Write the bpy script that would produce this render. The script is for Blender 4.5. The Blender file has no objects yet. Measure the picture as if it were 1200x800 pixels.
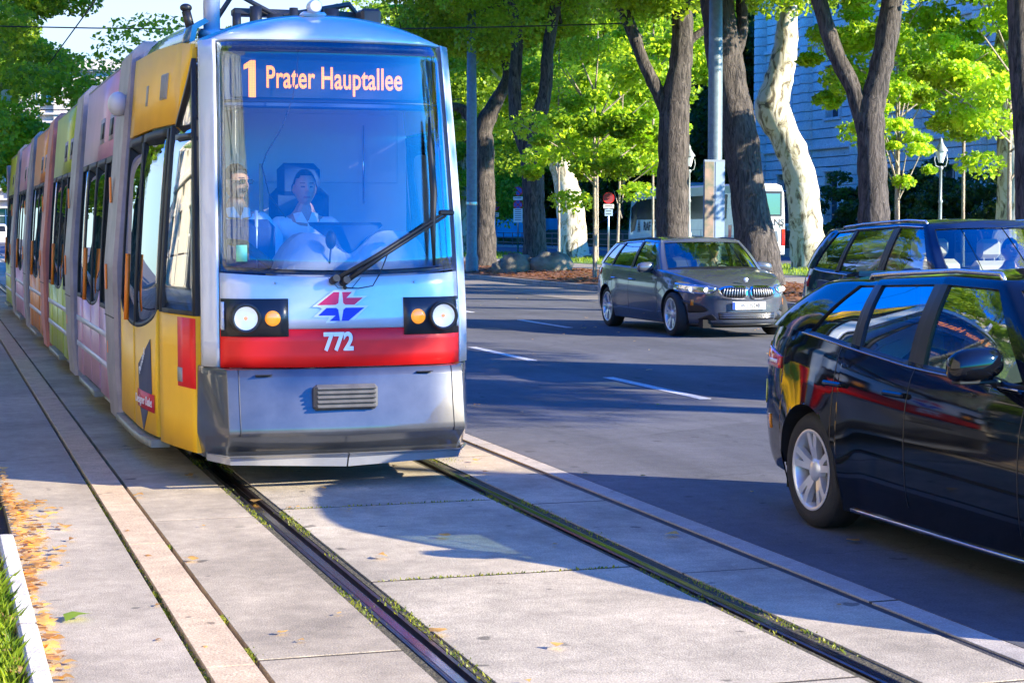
import bpy, math, random
import numpy as np
from mathutils import Vector, Matrix
from math import sin, cos, pi, sqrt, radians as R
random.seed(7)
SC = bpy.context.scene
COL = SC.collection
# ------------------------------------------------------------------ camera
cam = bpy.data.cameras.new('camera'); camo = bpy.data.objects.new('camera', cam); COL.objects.link(camo)
cam.sensor_width = 36.0; cam.lens = 36.0 * 2150 / 1200; cam.clip_start = 0.05; cam.clip_end = 3000
CAMH = 1.61; PITCH = math.atan(134 / 2150.); YAW = R(17.55)
camo.location = (0, 0, CAMH); camo.rotation_euler = (pi / 2 - PITCH, 0, -YAW)
SC.camera = camo
# ------------------------------------------------------------------ sky, sun, exposure
SUN_EL = R(22.3); SUNV = Vector((0.775, -0.633, 0)).normalized()
SUNDIR = Vector((SUNV.x * cos(SUN_EL), SUNV.y * cos(SUN_EL), sin(SUN_EL)))
wd = bpy.data.worlds.new('World'); SC.world = wd; wd.use_nodes = True
nt = wd.node_tree; nt.nodes.clear()
sk = nt.nodes.new('ShaderNodeTexSky'); sk.sky_type = 'NISHITA'; sk.sun_disc = False
sk.sun_elevation = SUN_EL; sk.sun_rotation = math.atan2(SUNV.x, SUNV.y); sk.dust_density = 0.3; sk.ozone_density = 2.0; sk.air_density = 1.0
bg = nt.nodes.new('ShaderNodeBackground'); bg.inputs[1].default_value = 0.10
wo = nt.nodes.new('ShaderNodeOutputWorld'); hs_ = nt.nodes.new('ShaderNodeHueSaturation'); hs_.inputs['Saturation'].default_value = 1.8; nt.links.new(sk.outputs[0], hs_.inputs['Color']); vm_ = nt.nodes.new('ShaderNodeVectorMath'); vm_.operation = 'MULTIPLY'; vm_.inputs[1].default_value = (.07, 1.0, 2.15); nt.links.new(hs_.outputs[0], vm_.inputs[0]); tc_ = nt.nodes.new('ShaderNodeTexCoord'); sx_ = nt.nodes.new('ShaderNodeSeparateXYZ'); nt.links.new(tc_.outputs['Generated'], sx_.inputs[0])
hz_ = nt.nodes.new('ShaderNodeMapRange'); hz_.inputs[1].default_value = .10; hz_.inputs[2].default_value = .36; hz_.inputs[3].default_value = .85; hz_.inputs[4].default_value = 0; hz_.interpolation_type = 'SMOOTHSTEP'; nt.links.new(sx_.outputs[2], hz_.inputs[0])
mh_ = nt.nodes.new('ShaderNodeMix'); mh_.data_type = 'RGBA'; mh_.inputs[7].default_value = (3.2, 3.5, 3.9, 1); hy_ = nt.nodes.new('ShaderNodeMapRange'); hy_.inputs[1].default_value = .3; hy_.inputs[2].default_value = .8; nt.links.new(sx_.outputs[1], hy_.inputs[0]); hm_ = nt.nodes.new('ShaderNodeMath'); hm_.operation = 'MULTIPLY'; nt.links.new(hz_.outputs[0], hm_.inputs[0]); nt.links.new(hy_.outputs[0], hm_.inputs[1]); nt.links.new(hm_.outputs[0], mh_.inputs[0]); nt.links.new(vm_.outputs[0], mh_.inputs[6]); nt.links.new(mh_.outputs[2], bg.inputs[0]); nt.links.new(bg.outputs[0], wo.inputs[0])
sl = bpy.data.lights.new('sun', 'SUN'); sl.energy = 5.0; sl.angle = R(0.5); sl.color = (1.0, 0.88, 0.67)
so = bpy.data.objects.new('sun', sl); COL.objects.link(so); so.rotation_euler = SUNDIR.to_track_quat('Z', 'Y').to_euler()
SC.view_settings.view_transform = 'Standard'; SC.view_settings.look = 'None'; SC.view_settings.gamma = 1
SC.view_settings.exposure = 1.72; SC.view_settings.use_curve_mapping = False
SC.cycles.max_bounces = 10; SC.cycles.transparent_max_bounces = 24; SC.cycles.sample_clamp_indirect = 6
SC.cycles.caustics_reflective = False; SC.cycles.caustics_refractive = False
SC.cycles.use_denoising = True
# ------------------------------------------------------------------ helpers
_fw = Vector((sin(YAW) * cos(PITCH), cos(YAW) * cos(PITCH), -sin(PITCH))); _rt = Vector((cos(YAW), -sin(YAW), 0)); _up = _rt.cross(_fw)
def at(px, py, Z):
    """world point seen at photo pixel (px, py) at real distance Z along the view axis"""
    return Vector((0, 0, CAMH)) + (_fw + _rt * ((px - 600) / 2150.) + _up * ((400 - py) / 2150.)) * Z
MATS = {}
def mat(name, col, rough=0.6, metal=0.0, spec=0.5, coat=0.0, noise=0.0, nscale=8.0, bump=0.0, bscale=40.0, emit=0.0, ecol=None, dark=None, stretch=None, alpha=None):
    if name in MATS: return MATS[name]
    m = bpy.data.materials.new(name); m.use_nodes = True; t = m.node_tree; b = t.nodes['Principled BSDF']
    b.inputs['Base Color'].default_value = (*col, 1); b.inputs['Roughness'].default_value = rough
    b.inputs['Metallic'].default_value = metal; b.inputs['Specular IOR Level'].default_value = spec
    if coat: b.inputs['Coat Weight'].default_value = coat; b.inputs['Coat Roughness'].default_value = 0.03
    if emit:
        b.inputs['Emission Color'].default_value = (*(ecol or col), 1); b.inputs['Emission Strength'].default_value = emit
    tc = t.nodes.new('ShaderNodeTexCoord'); src = tc.outputs['Object']
    if stretch:
        mp = t.nodes.new('ShaderNodeMapping'); mp.inputs['Scale'].default_value = stretch; t.links.new(src, mp.inputs[0]); src = mp.outputs[0]
    if noise > 0:
        n = t.nodes.new('ShaderNodeTexNoise'); n.inputs['Scale'].default_value = nscale; n.inputs['Detail'].default_value = 7; n.inputs['Roughness'].default_value = 0.65
        t.links.new(src, n.inputs['Vector'])
        r = t.nodes.new('ShaderNodeValToRGB'); r.color_ramp.elements[0].position = 0.3; r.color_ramp.elements[1].position = 0.72
        d = dark or tuple(c * (1 - noise) for c in col); r.color_ramp.elements[0].color = (*d, 1)
        r.color_ramp.elements[1].color = (*[min(1, c * (1 + noise * 0.5)) for c in col], 1)
        t.links.new(n.outputs['Fac'], r.inputs[0]); t.links.new(r.outputs[0], b.inputs['Base Color'])
    if bump > 0:
        n2 = t.nodes.new('ShaderNodeTexNoise'); n2.inputs['Scale'].default_value = bscale; n2.inputs['Detail'].default_value = 5
        t.links.new(src, n2.inputs['Vector']); bp = t.nodes.new('ShaderNodeBump'); bp.inputs['Strength'].default_value = bump; bp.inputs['Distance'].default_value = 0.02
        t.links.new(n2.outputs['Fac'], bp.inputs['Height']); t.links.new(bp.outputs[0], b.inputs['Normal'])
    MATS[name] = m; return m
def paint(name, col, rough=0.25, metal=0.0, dirt=0.12, coat=1.0):
    """coated bodywork with faint dirt and gloss variation"""
    if name in MATS: return MATS[name]
    m = mat(name, col, rough, metal, noise=dirt, nscale=3.0); b = m.node_tree.nodes['Principled BSDF']
    b.inputs['Coat Weight'].default_value = coat; b.inputs['Coat Roughness'].default_value = 0.04
    return m
def glass(name, tint, refl=0.1, rough=0.0, rcol=(1, 1, 1)):
    """thin pane: tinted transparency under a fresnel gloss"""
    if name in MATS: return MATS[name]
    m = bpy.data.materials.new(name); m.use_nodes = True; t = m.node_tree; t.nodes.clear()
    tr = t.nodes.new('ShaderNodeBsdfTransparent'); tr.inputs[0].default_value = (*tint, 1)
    gl = t.nodes.new('ShaderNodeBsdfGlossy'); gl.inputs['Roughness'].default_value = rough; gl.inputs[0].default_value = (*rcol, 1)
    lw = t.nodes.new('ShaderNodeLayerWeight'); lw.inputs[0].default_value = 0.5
    p = t.nodes.new('ShaderNodeMath'); p.operation = 'POWER'; p.inputs[1].default_value = 2.2; t.links.new(lw.outputs['Facing'], p.inputs[0])
    ml = t.nodes.new('ShaderNodeMath'); ml.operation = 'MULTIPLY_ADD'; ml.inputs[1].default_value = 1 - refl; ml.inputs[2].default_value = refl
    t.links.new(p.outputs[0], ml.inputs[0])
    mx = t.nodes.new('ShaderNodeMixShader'); t.links.new(ml.outputs[0], mx.inputs[0]); t.links.new(tr.outputs[0], mx.inputs[1]); t.links.new(gl.outputs[0], mx.inputs[2])
    o = t.nodes.new('ShaderNodeOutputMaterial'); t.links.new(mx.outputs[0], o.inputs[0]); MATS[name] = m; return m

class MB:
    def __init__(s): s.v = []; s.f = []; s.m = []; s.sm = []
    def add(s, vs, fs, mi=0, smooth=False):
        b = len(s.v); s.v += [tuple(p) for p in vs]
        for f in fs: s.f.append(tuple(i + b for i in f)); s.m.append(mi); s.sm.append(smooth)
    def box(s, c, d, mi=0, rot=None, bevel=0.0):
        hx, hy, hz = d[0] / 2, d[1] / 2, d[2] / 2
        if bevel <= 0:
            vs = [Vector((x * hx, y * hy, z * hz)) for x in (-1, 1) for y in (-1, 1) for z in (-1, 1)]
            fs = [(0, 1, 3, 2), (4, 6, 7, 5), (0, 4, 5, 1), (2, 3, 7, 6), (0, 2, 6, 4), (1, 5, 7, 3)]
        else:
            b = min(bevel, hx * .9, hy * .9, hz * .9); vs = []; fs = []; idx = {}
            for sx in (-1, 1):
                for sy in (-1, 1):
                    for sz in (-1, 1):
                        for k in range(3):
                            p = [sx * (hx - b), sy * (hy - b), sz * (hz - b)]; p[k] = (sx * hx, sy * hy, sz * hz)[k]
                            idx[(sx, sy, sz, k)] = len(vs); vs.append(Vector(p))
            for k in range(3):
                o = [a for a in range(3) if a != k]
                for sg in (-1, 1):
                    q = []
                    for a, b2 in ((-1, -1), (1, -1), (1, 1), (-1, 1)):
                        t = [0, 0, 0]; t[k] = sg; t[o[0]] = a; t[o[1]] = b2; q.append(idx[(*t, k)])
                    fs.append(tuple(q))
                for a in (-1, 1):
                    for b2 in (-1, 1):
                        t1 = [0, 0, 0]; t2 = [0, 0, 0]; t1[o[0]] = a; t1[o[1]] = b2; t2[:] = t1; t1[k] = -1; t2[k] = 1
                        fs.append((idx[(*t1, o[0])], idx[(*t2, o[0])], idx[(*t2, o[1])], idx[(*t1, o[1])]))
            for sx in (-1, 1):
                for sy in (-1, 1):
                    for sz in (-1, 1): fs.append(tuple(idx[(sx, sy, sz, k)] for k in range(3)))
        M = rot or Matrix.Identity(3)
        s.add([M @ p + Vector(c) for p in vs], fs, mi)
        return s
    def grid(s, P, mi=0, smooth=True, closeu=False, closev=False, flip=False):
        nu, nv = len(P), len(P[0]); vs = [p for r in P for p in r]; fs = []
        for i in range(nu if closeu else nu - 1):
            for j in range(nv if closev else nv - 1):
                a, b = i * nv + j, ((i + 1) % nu) * nv + j; c, d = ((i + 1) % nu) * nv + (j + 1) % nv, i * nv + (j + 1) % nv
                fs.append((a, d, c, b) if flip else (a, b, c, d))
        s.add(vs, fs, mi, smooth); return s
    def slab(s, P, Q, mi=0, smooth=True):
        """closed plate between two equal grids"""
        nu, nv = len(P), len(P[0]); n = nu * nv; vs = [p for r in P for p in r] + [p for r in Q for p in r]; fs = []; sm = []
        b0 = len(s.v); s.v += [tuple(p) for p in vs]
        def ad(f, sm_): s.f.append(tuple(i + b0 for i in f)); s.m.append(mi); s.sm.append(sm_)
        for i in range(nu - 1):
            for j in range(nv - 1):
                a, b, c, d = i * nv + j, (i + 1) * nv + j, (i + 1) * nv + j + 1, i * nv + j + 1
                ad((a, b, c, d), smooth); ad((d + n, c + n, b + n, a + n), smooth)
        for i in range(nu - 1):
            a, b = i * nv, (i + 1) * nv; ad((b, a, a + n, b + n), False)
            a, b = i * nv + nv - 1, (i + 1) * nv + nv - 1; ad((a, b, b + n, a + n), False)
        for j in range(nv - 1):
            ad((j, j + 1, j + 1 + n, j + n), False); a = (nu - 1) * nv + j; ad((a + 1, a, a + n, a + 1 + n), False)
        return s
    def tube(s, pts, rad, n=10, mi=0, smooth=True, cap=True, jit=0.0):
        pts = [Vector(p) for p in pts]; k = len(pts)
        if not hasattr(rad, '__len__'): rad = [rad] * k
        rows = []; up = Vector((0.0, 0.02, 1.0)).normalized(); prev = None
        for i in range(k):
            d = (pts[min(i + 1, k - 1)] - pts[max(i - 1, 0)]).normalized()
            if prev is None:
                a = up.cross(d)
                if a.length < 0.2: a = Vector((1, 0, 0)).cross(d)
                a.normalize()
            else:
                a = prev - d * prev.dot(d)
                a = a.normalized() if a.length > 1e-6 else Vector((1, 0, 0))
            prev = a; b = d.cross(a)
            rows.append([pts[i] + (a * cos(2 * pi * j / n) + b * sin(2 * pi * j / n)) * rad[i] * (1 + (random.uniform(-jit, jit) if jit else 0)) for j in range(n)])
        s.grid(rows, mi, smooth, closev=True)
        if cap:
            s.add(rows[0], [tuple(range(n - 1, -1, -1))], mi); s.add(rows[-1], [tuple(range(n))], mi)
        return s
    def cyl(s, a, b, r, r2=None, n=20, mi=0): return s.tube([a, b], [r, r if r2 is None else r2], n, mi)
    def lathe(s, prof, c, axis='z', n=24, mi=0, smooth=True, flip=False):
        rows = []
        for r, h in prof:
            row = []
            for j in range(n):
                a = 2 * pi * j / n; x, y = r * cos(a), r * sin(a)
                p = (x, y, h) if axis == 'z' else ((h, x, y) if axis == 'x' else (x, h, y))
                row.append(Vector(p) + Vector(c))
            rows.append(row)
        s.grid(rows, mi, smooth, closev=True, flip=flip); return s
    def poly(s, pts, ext, mi=0):
        """flat polygon extruded by vector ext"""
        n = len(pts); pts = [Vector(p) for p in pts]; e = Vector(ext)
        s.add(pts + [p + e for p in pts], [tuple(range(n)), tuple(range(2 * n - 1, n - 1, -1))] + [(i, (i + 1) % n, (i + 1) % n + n, i + n) for i in range(n)], mi); return s
    def sphere(s, c, r, n=16, mi=0, sc=(1, 1, 1)):
        rows = [[Vector(c) + Vector((r * sc[0] * sin(pi * i / n) * cos(2 * pi * j / (2 * n)), r * sc[1] * sin(pi * i / n) * sin(2 * pi * j / (2 * n)), r * sc[2] * cos(pi * i / n))) for j in range(2 * n)] for i in range(n + 1)]
        s.grid(rows, mi, True, closev=True, flip=True); return s
    def mesh(s, name, mats):
        me = bpy.data.meshes.new(name); me.from_pydata(s.v, [], s.f); me.update()
        me.polygons.foreach_set('material_index', s.m); me.polygons.foreach_set('use_smooth', s.sm)
        for m in (mats if isinstance(mats, (list, tuple)) else [mats]): me.materials.append(m)
        return me
def tag(o, label=None, cat=None, group=None, kind=None):
    if label: o['label'] = label
    if cat: o['category'] = cat
    if group: o['group'] = group
    if kind: o['kind'] = kind
    return o
def obj(name, mb, mats, parent=None, loc=None, fix=True, **kw):
    me = mb.mesh(name, mats) if isinstance(mb, MB) else mb
    if fix and isinstance(mb, MB):
        import bmesh
        bm = bmesh.new(); bm.from_mesh(me); bmesh.ops.remove_doubles(bm, verts=bm.verts, dist=1e-5); bmesh.ops.dissolve_degenerate(bm, edges=bm.edges, dist=1e-6)
        bmesh.ops.recalc_face_normals(bm, faces=bm.faces); bm.to_mesh(me); bm.free()
    o = bpy.data.objects.new(name, me); COL.objects.link(o)
    if parent: o.parent = parent
    if loc is not None: o.location = loc
    return tag(o, **kw) if kw else o
def empty(name, loc=(0, 0, 0), rz=0, **kw):
    o = bpy.data.objects.new(name, None); COL.objects.link(o); o.location = loc; o.rotation_euler = (0, 0, rz); return tag(o, **kw)
def copy_tree(o, parent=None):
    c = o.copy(); COL.objects.link(c); c.parent = parent
    for ch in list(o.children): copy_tree(ch, c)
    return c
def text_mesh(txt, size, ext=0.002, sx=1.0, align='CENTER', space=1.0, bold=0.0):
    cu = bpy.data.curves.new('lettering', 'FONT'); cu.body = txt; cu.size = size; cu.extrude = ext; cu.align_x = align; cu.align_y = 'CENTER'; cu.space_character = space; cu.offset = bold
    o = bpy.data.objects.new('lettering', cu); COL.objects.link(o); dg = bpy.context.evaluated_depsgraph_get()
    me = bpy.data.meshes.new_from_object(o.evaluated_get(dg)); bpy.data.objects.remove(o); bpy.data.curves.remove(cu)
    me.transform(Matrix.Diagonal((sx, 1, 1, 1))); return me
def put_text(name, txt, size, m, loc, rot, parent, **kw):
    me = text_mesh(txt, size, **kw); me.materials.clear(); me.materials.append(m)
    o = obj(name, me, None, parent); o.location = loc; o.rotation_euler = rot; return o
def lin(a, b, n): return [a + (b - a) * i / (n - 1) for i in range(n)]
def interp(xs, ys, x): return float(np.interp(x, xs, ys))
BLACK = mat('black_rubber', (0.012, 0.012, 0.013), 0.55)
DARK = mat('dark_plastic', (0.02, 0.02, 0.022), 0.4)
WHITE = mat('white_lettering', (0.85, 0.85, 0.85), 0.4)
STEEL = mat('brushed_steel', (0.55, 0.56, 0.58), 0.3, 1.0, noise=.15, nscale=20)
CHROME = mat('chrome', (0.8, 0.8, 0.82), 0.08, 1.0)
# ------------------------------------------------------------------ ground, road, track bed
def flat(name, x0, x1, y0, y1, z, m, th=0.03, kind='structure', nx=1):
    b = MB(); b.box(((x0 + x1) / 2, (y0 + y1) / 2, z - th / 2), (x1 - x0, y1 - y0, th)); return obj(name, b, m, kind=kind)
def concrete(name, col, var=0.18, sc=1.3, grit=160, streak=0.0):
    if name in MATS: return MATS[name]
    m = bpy.data.materials.new(name); m.use_nodes = True; t = m.node_tree; b = t.nodes['Principled BSDF']; b.inputs['Roughness'].default_value = 0.85
    g = t.nodes.new('ShaderNodeNewGeometry'); N = lambda s, d, r=.6: (lambda n: (setattr(n.inputs['Scale'], 'default_value', s), setattr(n.inputs['Detail'], 'default_value', d), setattr(n.inputs['Roughness'], 'default_value', r), t.links.new(g.outputs['Position'], n.inputs['Vector']), n)[-1])(t.nodes.new('ShaderNodeTexNoise'))
    big = N(sc, 6, .7); fine = N(grit, 3); mid = N(9, 8, .75)
    r = t.nodes.new('ShaderNodeValToRGB'); e = r.color_ramp.elements; e[0].position = .32; e[1].position = .7
    e[0].color = (*[c * (1 - var * 1.3) for c in col], 1); e[1].color = (*[min(1, c * (1 + var * .6)) for c in col], 1)
    t.links.new(big.outputs['Fac'], r.inputs[0])
    def mul(src, n, lo, hi, p0=.35, p1=.65, colr=None):
        rr = t.nodes.new('ShaderNodeMapRange'); rr.inputs['From Min'].default_value = p0; rr.inputs['From Max'].default_value = p1; rr.inputs['To Min'].default_value = lo; rr.inputs['To Max'].default_value = hi
        t.links.new(n.outputs['Fac'], rr.inputs['Value'])
        mx = t.nodes.new('ShaderNodeVectorMath'); mx.operation = 'SCALE'; t.links.new(src, mx.inputs[0]); t.links.new(rr.outputs[0], mx.inputs['Scale']); return mx.outputs[0]
    o = mul(r.outputs[0], fine, .72, 1.22); o = mul(o, mid, .80, 1.10)
    # sparse dark spots
    spot = N(5.5, 2, .5); o = mul(o, spot, 1.0, .40, .695, .74)
    if streak:
      if 1:
        vm = t.nodes.new('ShaderNodeVectorMath'); vm.operation = 'MULTIPLY'; vm.inputs[1].default_value = (1.6, .07, 1); t.links.new(g.outputs['Position'], vm.inputs[0]); ns = N(1.0, 5, .6); t.links.new(vm.outputs[0], ns.inputs['Vector']); o = mul(o, ns, 1 - streak, 1 + streak * .6, .3, .7)
        pt = t.nodes.new('ShaderNodeTexVoronoi'); pt.inputs['Scale'].default_value = .18; pt.feature = 'F1'; t.links.new(g.outputs['Position'], pt.inputs['Vector']); sc_ = t.nodes.new('ShaderNodeSeparateColor'); t.links.new(pt.outputs['Color'], sc_.inputs[0])
        rr = t.nodes.new('ShaderNodeMapRange'); rr.inputs['To Min'].default_value = .86; rr.inputs['To Max'].default_value = 1.1; t.links.new(sc_.outputs[0], rr.inputs[0]); mx = t.nodes.new('ShaderNodeVectorMath'); mx.operation = 'SCALE'; t.links.new(o, mx.inputs[0]); t.links.new(rr.outputs[0], mx.inputs['Scale']); o = mx.outputs[0]
      if name == 'asphalt':
        ve = t.nodes.new('ShaderNodeTexVoronoi'); ve.feature = 'DISTANCE_TO_EDGE'; ve.inputs['Scale'].default_value = .33; nd = N(3, 4, .6); ad = t.nodes.new('ShaderNodeVectorMath'); ad.operation = 'MULTIPLY_ADD'; ad.inputs[1].default_value = (.5, .5, .5); t.links.new(nd.outputs['Color'], ad.inputs[0]); t.links.new(g.outputs['Position'], ad.inputs[2]); t.links.new(ad.outputs[0], ve.inputs['Vector'])
        r3 = t.nodes.new('ShaderNodeMapRange'); r3.inputs['From Max'].default_value = .006; r3.inputs['To Min'].default_value = .62; r3.inputs['To Max'].default_value = 1.0; t.links.new(ve.outputs['Distance'], r3.inputs[0]); mx = t.nodes.new('ShaderNodeVectorMath'); mx.operation = 'SCALE'; t.links.new(o, mx.inputs[0]); t.links.new(r3.outputs[0], mx.inputs['Scale']); o = mx.outputs[0]
    t.links.new(o, b.inputs['Base Color'])
    bp = t.nodes.new('ShaderNodeBump'); bp.inputs['Strength'].default_value = .5; bp.inputs['Distance'].default_value = .006; t.links.new(fine.outputs['Fac'], bp.inputs['Height']); t.links.new(bp.outputs[0], b.inputs['Normal'])
    MATS[name] = m; return m
M_ASPH = concrete('asphalt', (0.110, 0.112, 0.125), .28, .5, 90, .30)
M_CONC = concrete('track_concrete', (0.50, 0.43, 0.32), .32, .9, 120, .14)
M_CONC2 = concrete('edge_concrete', (0.42, 0.38, 0.33), .2, .9, 140)
M_PAVE = concrete('pavement_asphalt', (0.44, 0.37, 0.275), .26, .8, 150, .10)
M_KERB = concrete('granite_kerb', (0.54, 0.40, 0.26), .12, 2.5, 90)
M_KERBL = concrete('light_kerb', (0.62, 0.57, 0.52), .15, 3, 70)
M_DIRT = mat('dirt', (0.07, 0.055, 0.04), .95, noise=.5, nscale=12, bump=.6, bscale=60)
M_PARK = concrete('parking_strip', (0.24, 0.215, 0.19), .25, .6, 60)
M_PATH = concrete('gravel_path', (0.30, 0.26, 0.23), .15, .6, 60)
M_MULCH = mat('bark_mulch', (0.22, 0.105, 0.06), .95, noise=.7, nscale=22, bump=1.0, bscale=30)
M_LAWN = mat('lawn_green', (0.10, 0.19, 0.025), .9, noise=.45, nscale=6, bump=.6, bscale=40)
M_LINE = concrete('road_paint', (0.62, 0.62, 0.62), .15, 2, 120)

flat('ground', -400, 900, -300, 1500, -0.10, mat('bare_earth', (0.10, 0.095, 0.07), .95, noise=.3, nscale=.4), .2)
flat('track_underlay', -0.2, 4.0, -40, 150, -0.045, M_DIRT, .05)
flat('road', 3.97, 16.0, -60, 400, 0.0, M_ASPH, .09)
flat('parking_strip', 13.6, 16.0, -60, 300, 0.006, M_PARK, .004)
# slabs (one sheet per strip, cut by real gaps)
def slabs(name, x0, x1, ys, m, ztop=0.0, gap=.028, kind='structure', bev=.0012, th=.06):
    b = MB()
    for a, c in zip(ys[:-1], ys[1:]):
        b.box(((x0 + x1) / 2, (a + c) / 2, ztop - th / 2 + random.uniform(-.002, .001)), (x1 - x0, c - a - gap, th), bevel=bev)
    jf = MB()
    for c in ys[1:-1]: jf.box(((x0 + x1) / 2, c, ztop - .0105), (x1 - x0 - .004, gap * 1.2, .016))
    if len(ys) > 2: obj('joint_filler', jf, M_DIRT, kind='structure')
    return obj(name, b, m, kind=kind)
def seq(start, step, a, b):
    v = start
    while v > a: v -= step
    r = []
    while v < b: r.append(v); v += step
    return r
slabs('track_bed', 1.885, 3.145, seq(8.08, 2.25, -12, 110), M_CONC)
slabs('track_bed', 1.135, 1.685, seq(6.72, 3.4, -12, 110), concrete('track_concrete_warm', (0.47, 0.39, 0.28), .34, .9, 130, .12))
slabs('track_bed', 3.32, 3.772, seq(7.85, 2.25, -12, 110), M_CONC)
slabs('gutter_edge', 3.835, 3.968, seq(7, 6, -12, 110), M_CONC2)
flat('drain_slot', 3.765, 3.84, -12, 110, -0.010, mat('slot_grate', (0.06, 0.058, 0.06), .7, noise=.5, nscale=120, bump=1, bscale=150), .03)
slabs('kerb', 0.925, 1.105, seq(7.98, 1.36, -6, 110), M_KERB, .012, .010)
slabs('pavement', 0.375, 0.90, [-20, 130], M_PAVE, .006)
flat('pavement', -5.0, 0.29, 11.2, 130, 0.004, M_PAVE)
slabs('verge_kerb', 0.295, 0.372, seq(9.6, 2.2, -12, 11.3), M_KERBL, .055, .012, bev=.012, th=.12)
flat('verge_soil', -9, 0.29, -30, 11.2, -0.005, mat('verge_soil', (0.18, 0.13, 0.07), .95, noise=.5, nscale=14, bump=.8), .06)
# rails
def rail(x, side, label):
    r = empty('tram_rail', (x, 0, 0), label=label, cat='rail', group='grooved rails of the tram track')
    h = MB(); s = side   # s=+1: groove on the +x side
    rows = []
    for y in lin(-12, 110, 62):
        rows.append([Vector((s * a, y, z)) for a, z in ((-.036, -.05), (-.036, -.004), (-.028, .0), (.022, .0), (.028, -.005), (.028, -.038), (.062, -.038), (.064, -.008), (.082, -.008), (.084, -.05))])
    h.grid(rows[:], 0, False)
    obj('rail_head', h, [mat('rail_steel', (0.16, 0.13, 0.13), .30, .9, noise=.5, nscale=14)], r)
    w = MB(); w.grid([[Vector((s * a, y, .0015)) for a in (-.018, .016)] for y in (-12, 110)], 0, False)
    obj('running_band', w, mat('polished_rail', (0.45, 0.42, 0.44), .16, 1.0, noise=.3, nscale=30), r)
rail(1.765, 1, 'grooved left rail of the track running under the side with doors')
rail(3.225, -1, 'grooved right rail of the track nearer the car lanes')
M_MOSS = mat('mossy_dirt', (.085, .075, .045), .95, noise=.6, nscale=18, bump=1.0, bscale=70)
for x0, x1 in ((1.687, 1.727), (1.851, 1.883), (3.147, 3.177), (3.263, 3.318)): flat('rail_joint_fill', x0, x1, -12, 110, -.007, M_MOSS, .03)
# second layer: lane dashes
def dash(x, y0, y1, w=.12):
    flat('lane_marking', x - w / 2, x + w / 2, y0, y1, .004, M_LINE, .003)
for k in range(-3, 12): dash(6.9, 15.8 + 5.2 * k, 18.4 + 5.2 * k)
for k in range(0, 8): dash(9.73, 27.7 + 5.6 * k, 30.3 + 5.6 * k)
for y in (52, 56, 60, 64): flat('lane_marking', -6, 3.5, y + 2, y + 2.35, .008, M_LINE, .003)
# far side
b = MB()
for a, c in zip(seq(0, 1.5, -30, 160)[:-1], seq(0, 1.5, -30, 160)[1:]): b.box((16.1, (a + c) / 2, .03), (.2, c - a - .012, .2), bevel=.015)
obj('far_kerb', b, concrete('grey_kerb', (0.30, 0.28, 0.26), .2, 1.5, 80), kind='structure')
def mound(x, y):
    return .13 + .10 * math.exp(-((x - 18.5) / 1.6) ** 2)
b = MB(); b.grid([[Vector((x, y, mound(x, y) + random.uniform(-.012, .012))) for y in lin(-30, 160, 160)] for x in lin(16.2, 21.6, 22)], 0, True)
obj('mulch_bed', b, M_MULCH, kind='structure')
flat('path', 21.6, 25.2, -60, 300, .125, M_PATH, .2)
flat('lawn_strip', 25.2, 31.6, -60, 300, .14, M_LAWN, .2)
flat('side_road', 31.9, 43.5, -60, 300, .03, mat('side_asphalt', (0.085, 0.09, 0.105), .85, noise=.2, nscale=2), .1)
flat('side_kerb', 31.6, 31.9, -60, 300, .16, MATS['grey_kerb'], .22)
flat('far_pavement', 43.5, 47, -60, 300, .14, M_PATH, .2)
flat('park_ground', 47, 160, 105, 400, .10, M_LAWN, .15)
# ------------------------------------------------------------------ tram
TC = 2.43
P_YEL = paint('tram_yellow', (0.98, 0.53, 0.008), .5, dirt=.08, coat=.04); P_RED = paint('tram_red', (0.90, 0.006, 0.005), .5, dirt=.06, coat=.05); P_WHT = paint('tram_silver_white', (0.60, 0.64, 0.71), .30, .1)
P_GRY = paint('bumper_grey', (0.060, 0.066, 0.080), .28, .10, dirt=.4); P_PINK = paint('tram_pink', (0.66, 0.36, 0.50), .4, coat=.05); P_LIME = paint('tram_lime', (0.52, 0.62, 0.06), .4, coat=.05); P_ORG = paint('tram_orange', (0.85, 0.28, 0.02), .4, coat=.05)
P_PORT = paint('portal_silver', (0.36, 0.31, 0.33), .45, .0, dirt=.4, coat=.05); P_ROSE = paint('portal_rose', (0.62, 0.20, 0.16), .45, .0, dirt=.3, coat=.05)
P_SKYREFL = paint('fairing_sky_reflection', (0.02, 0.10, 0.25)); ORNG = mat('orange_handle', (0.95, 0.25, 0.02), .4)  # roof blue is the sky's reflection on the roof edge, painted into the colour
G_WS = glass('windscreen_glass', (0.96, 0.98, 1.0), .07, rcol=(.85, .95, 1)); G_SIDE = glass('tram_side_glass', (0.20, 0.23, 0.24), .17)
def rake(z): return 0 if z < .95 else .30 * ((z - .95) / 1.8) ** 1.4
def hwid(u, z):
    u = u - rake(z) * max(0, min(1, (13.3 - u) / 1.9))
    w = 1.06 if u >= 13.0 else 1.06 - .21 * ((13.0 - u) / 1.6) ** 1.9
    if z > 1.0: w *= 1 - (.055 + .07 * max(0, min(1, (u - 11.4) / .7))) * ((z - 1) / 1.8) ** 1.3
    return w
def SP(u, z, off=0.0, side=-1): return Vector((TC + side * (hwid(u, z) + off), u, z))
HF = .84
def FP(s, z, off=0.0):
    """front mask point: s=-1..1 across, off = outward (towards -y)"""
    w = HF * (1 - (.05 * ((max(z, 1) - 1) / 1.8) ** 1.3))
    bow = .13 * s * s + .16 * max(0, abs(s) - .70) ** 2 / .09
    n = Vector((s * .35, -1, 0)).normalized()
    return Vector((TC + s * w, 11.03 + bow + rake(z), z)) + n * off
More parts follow.
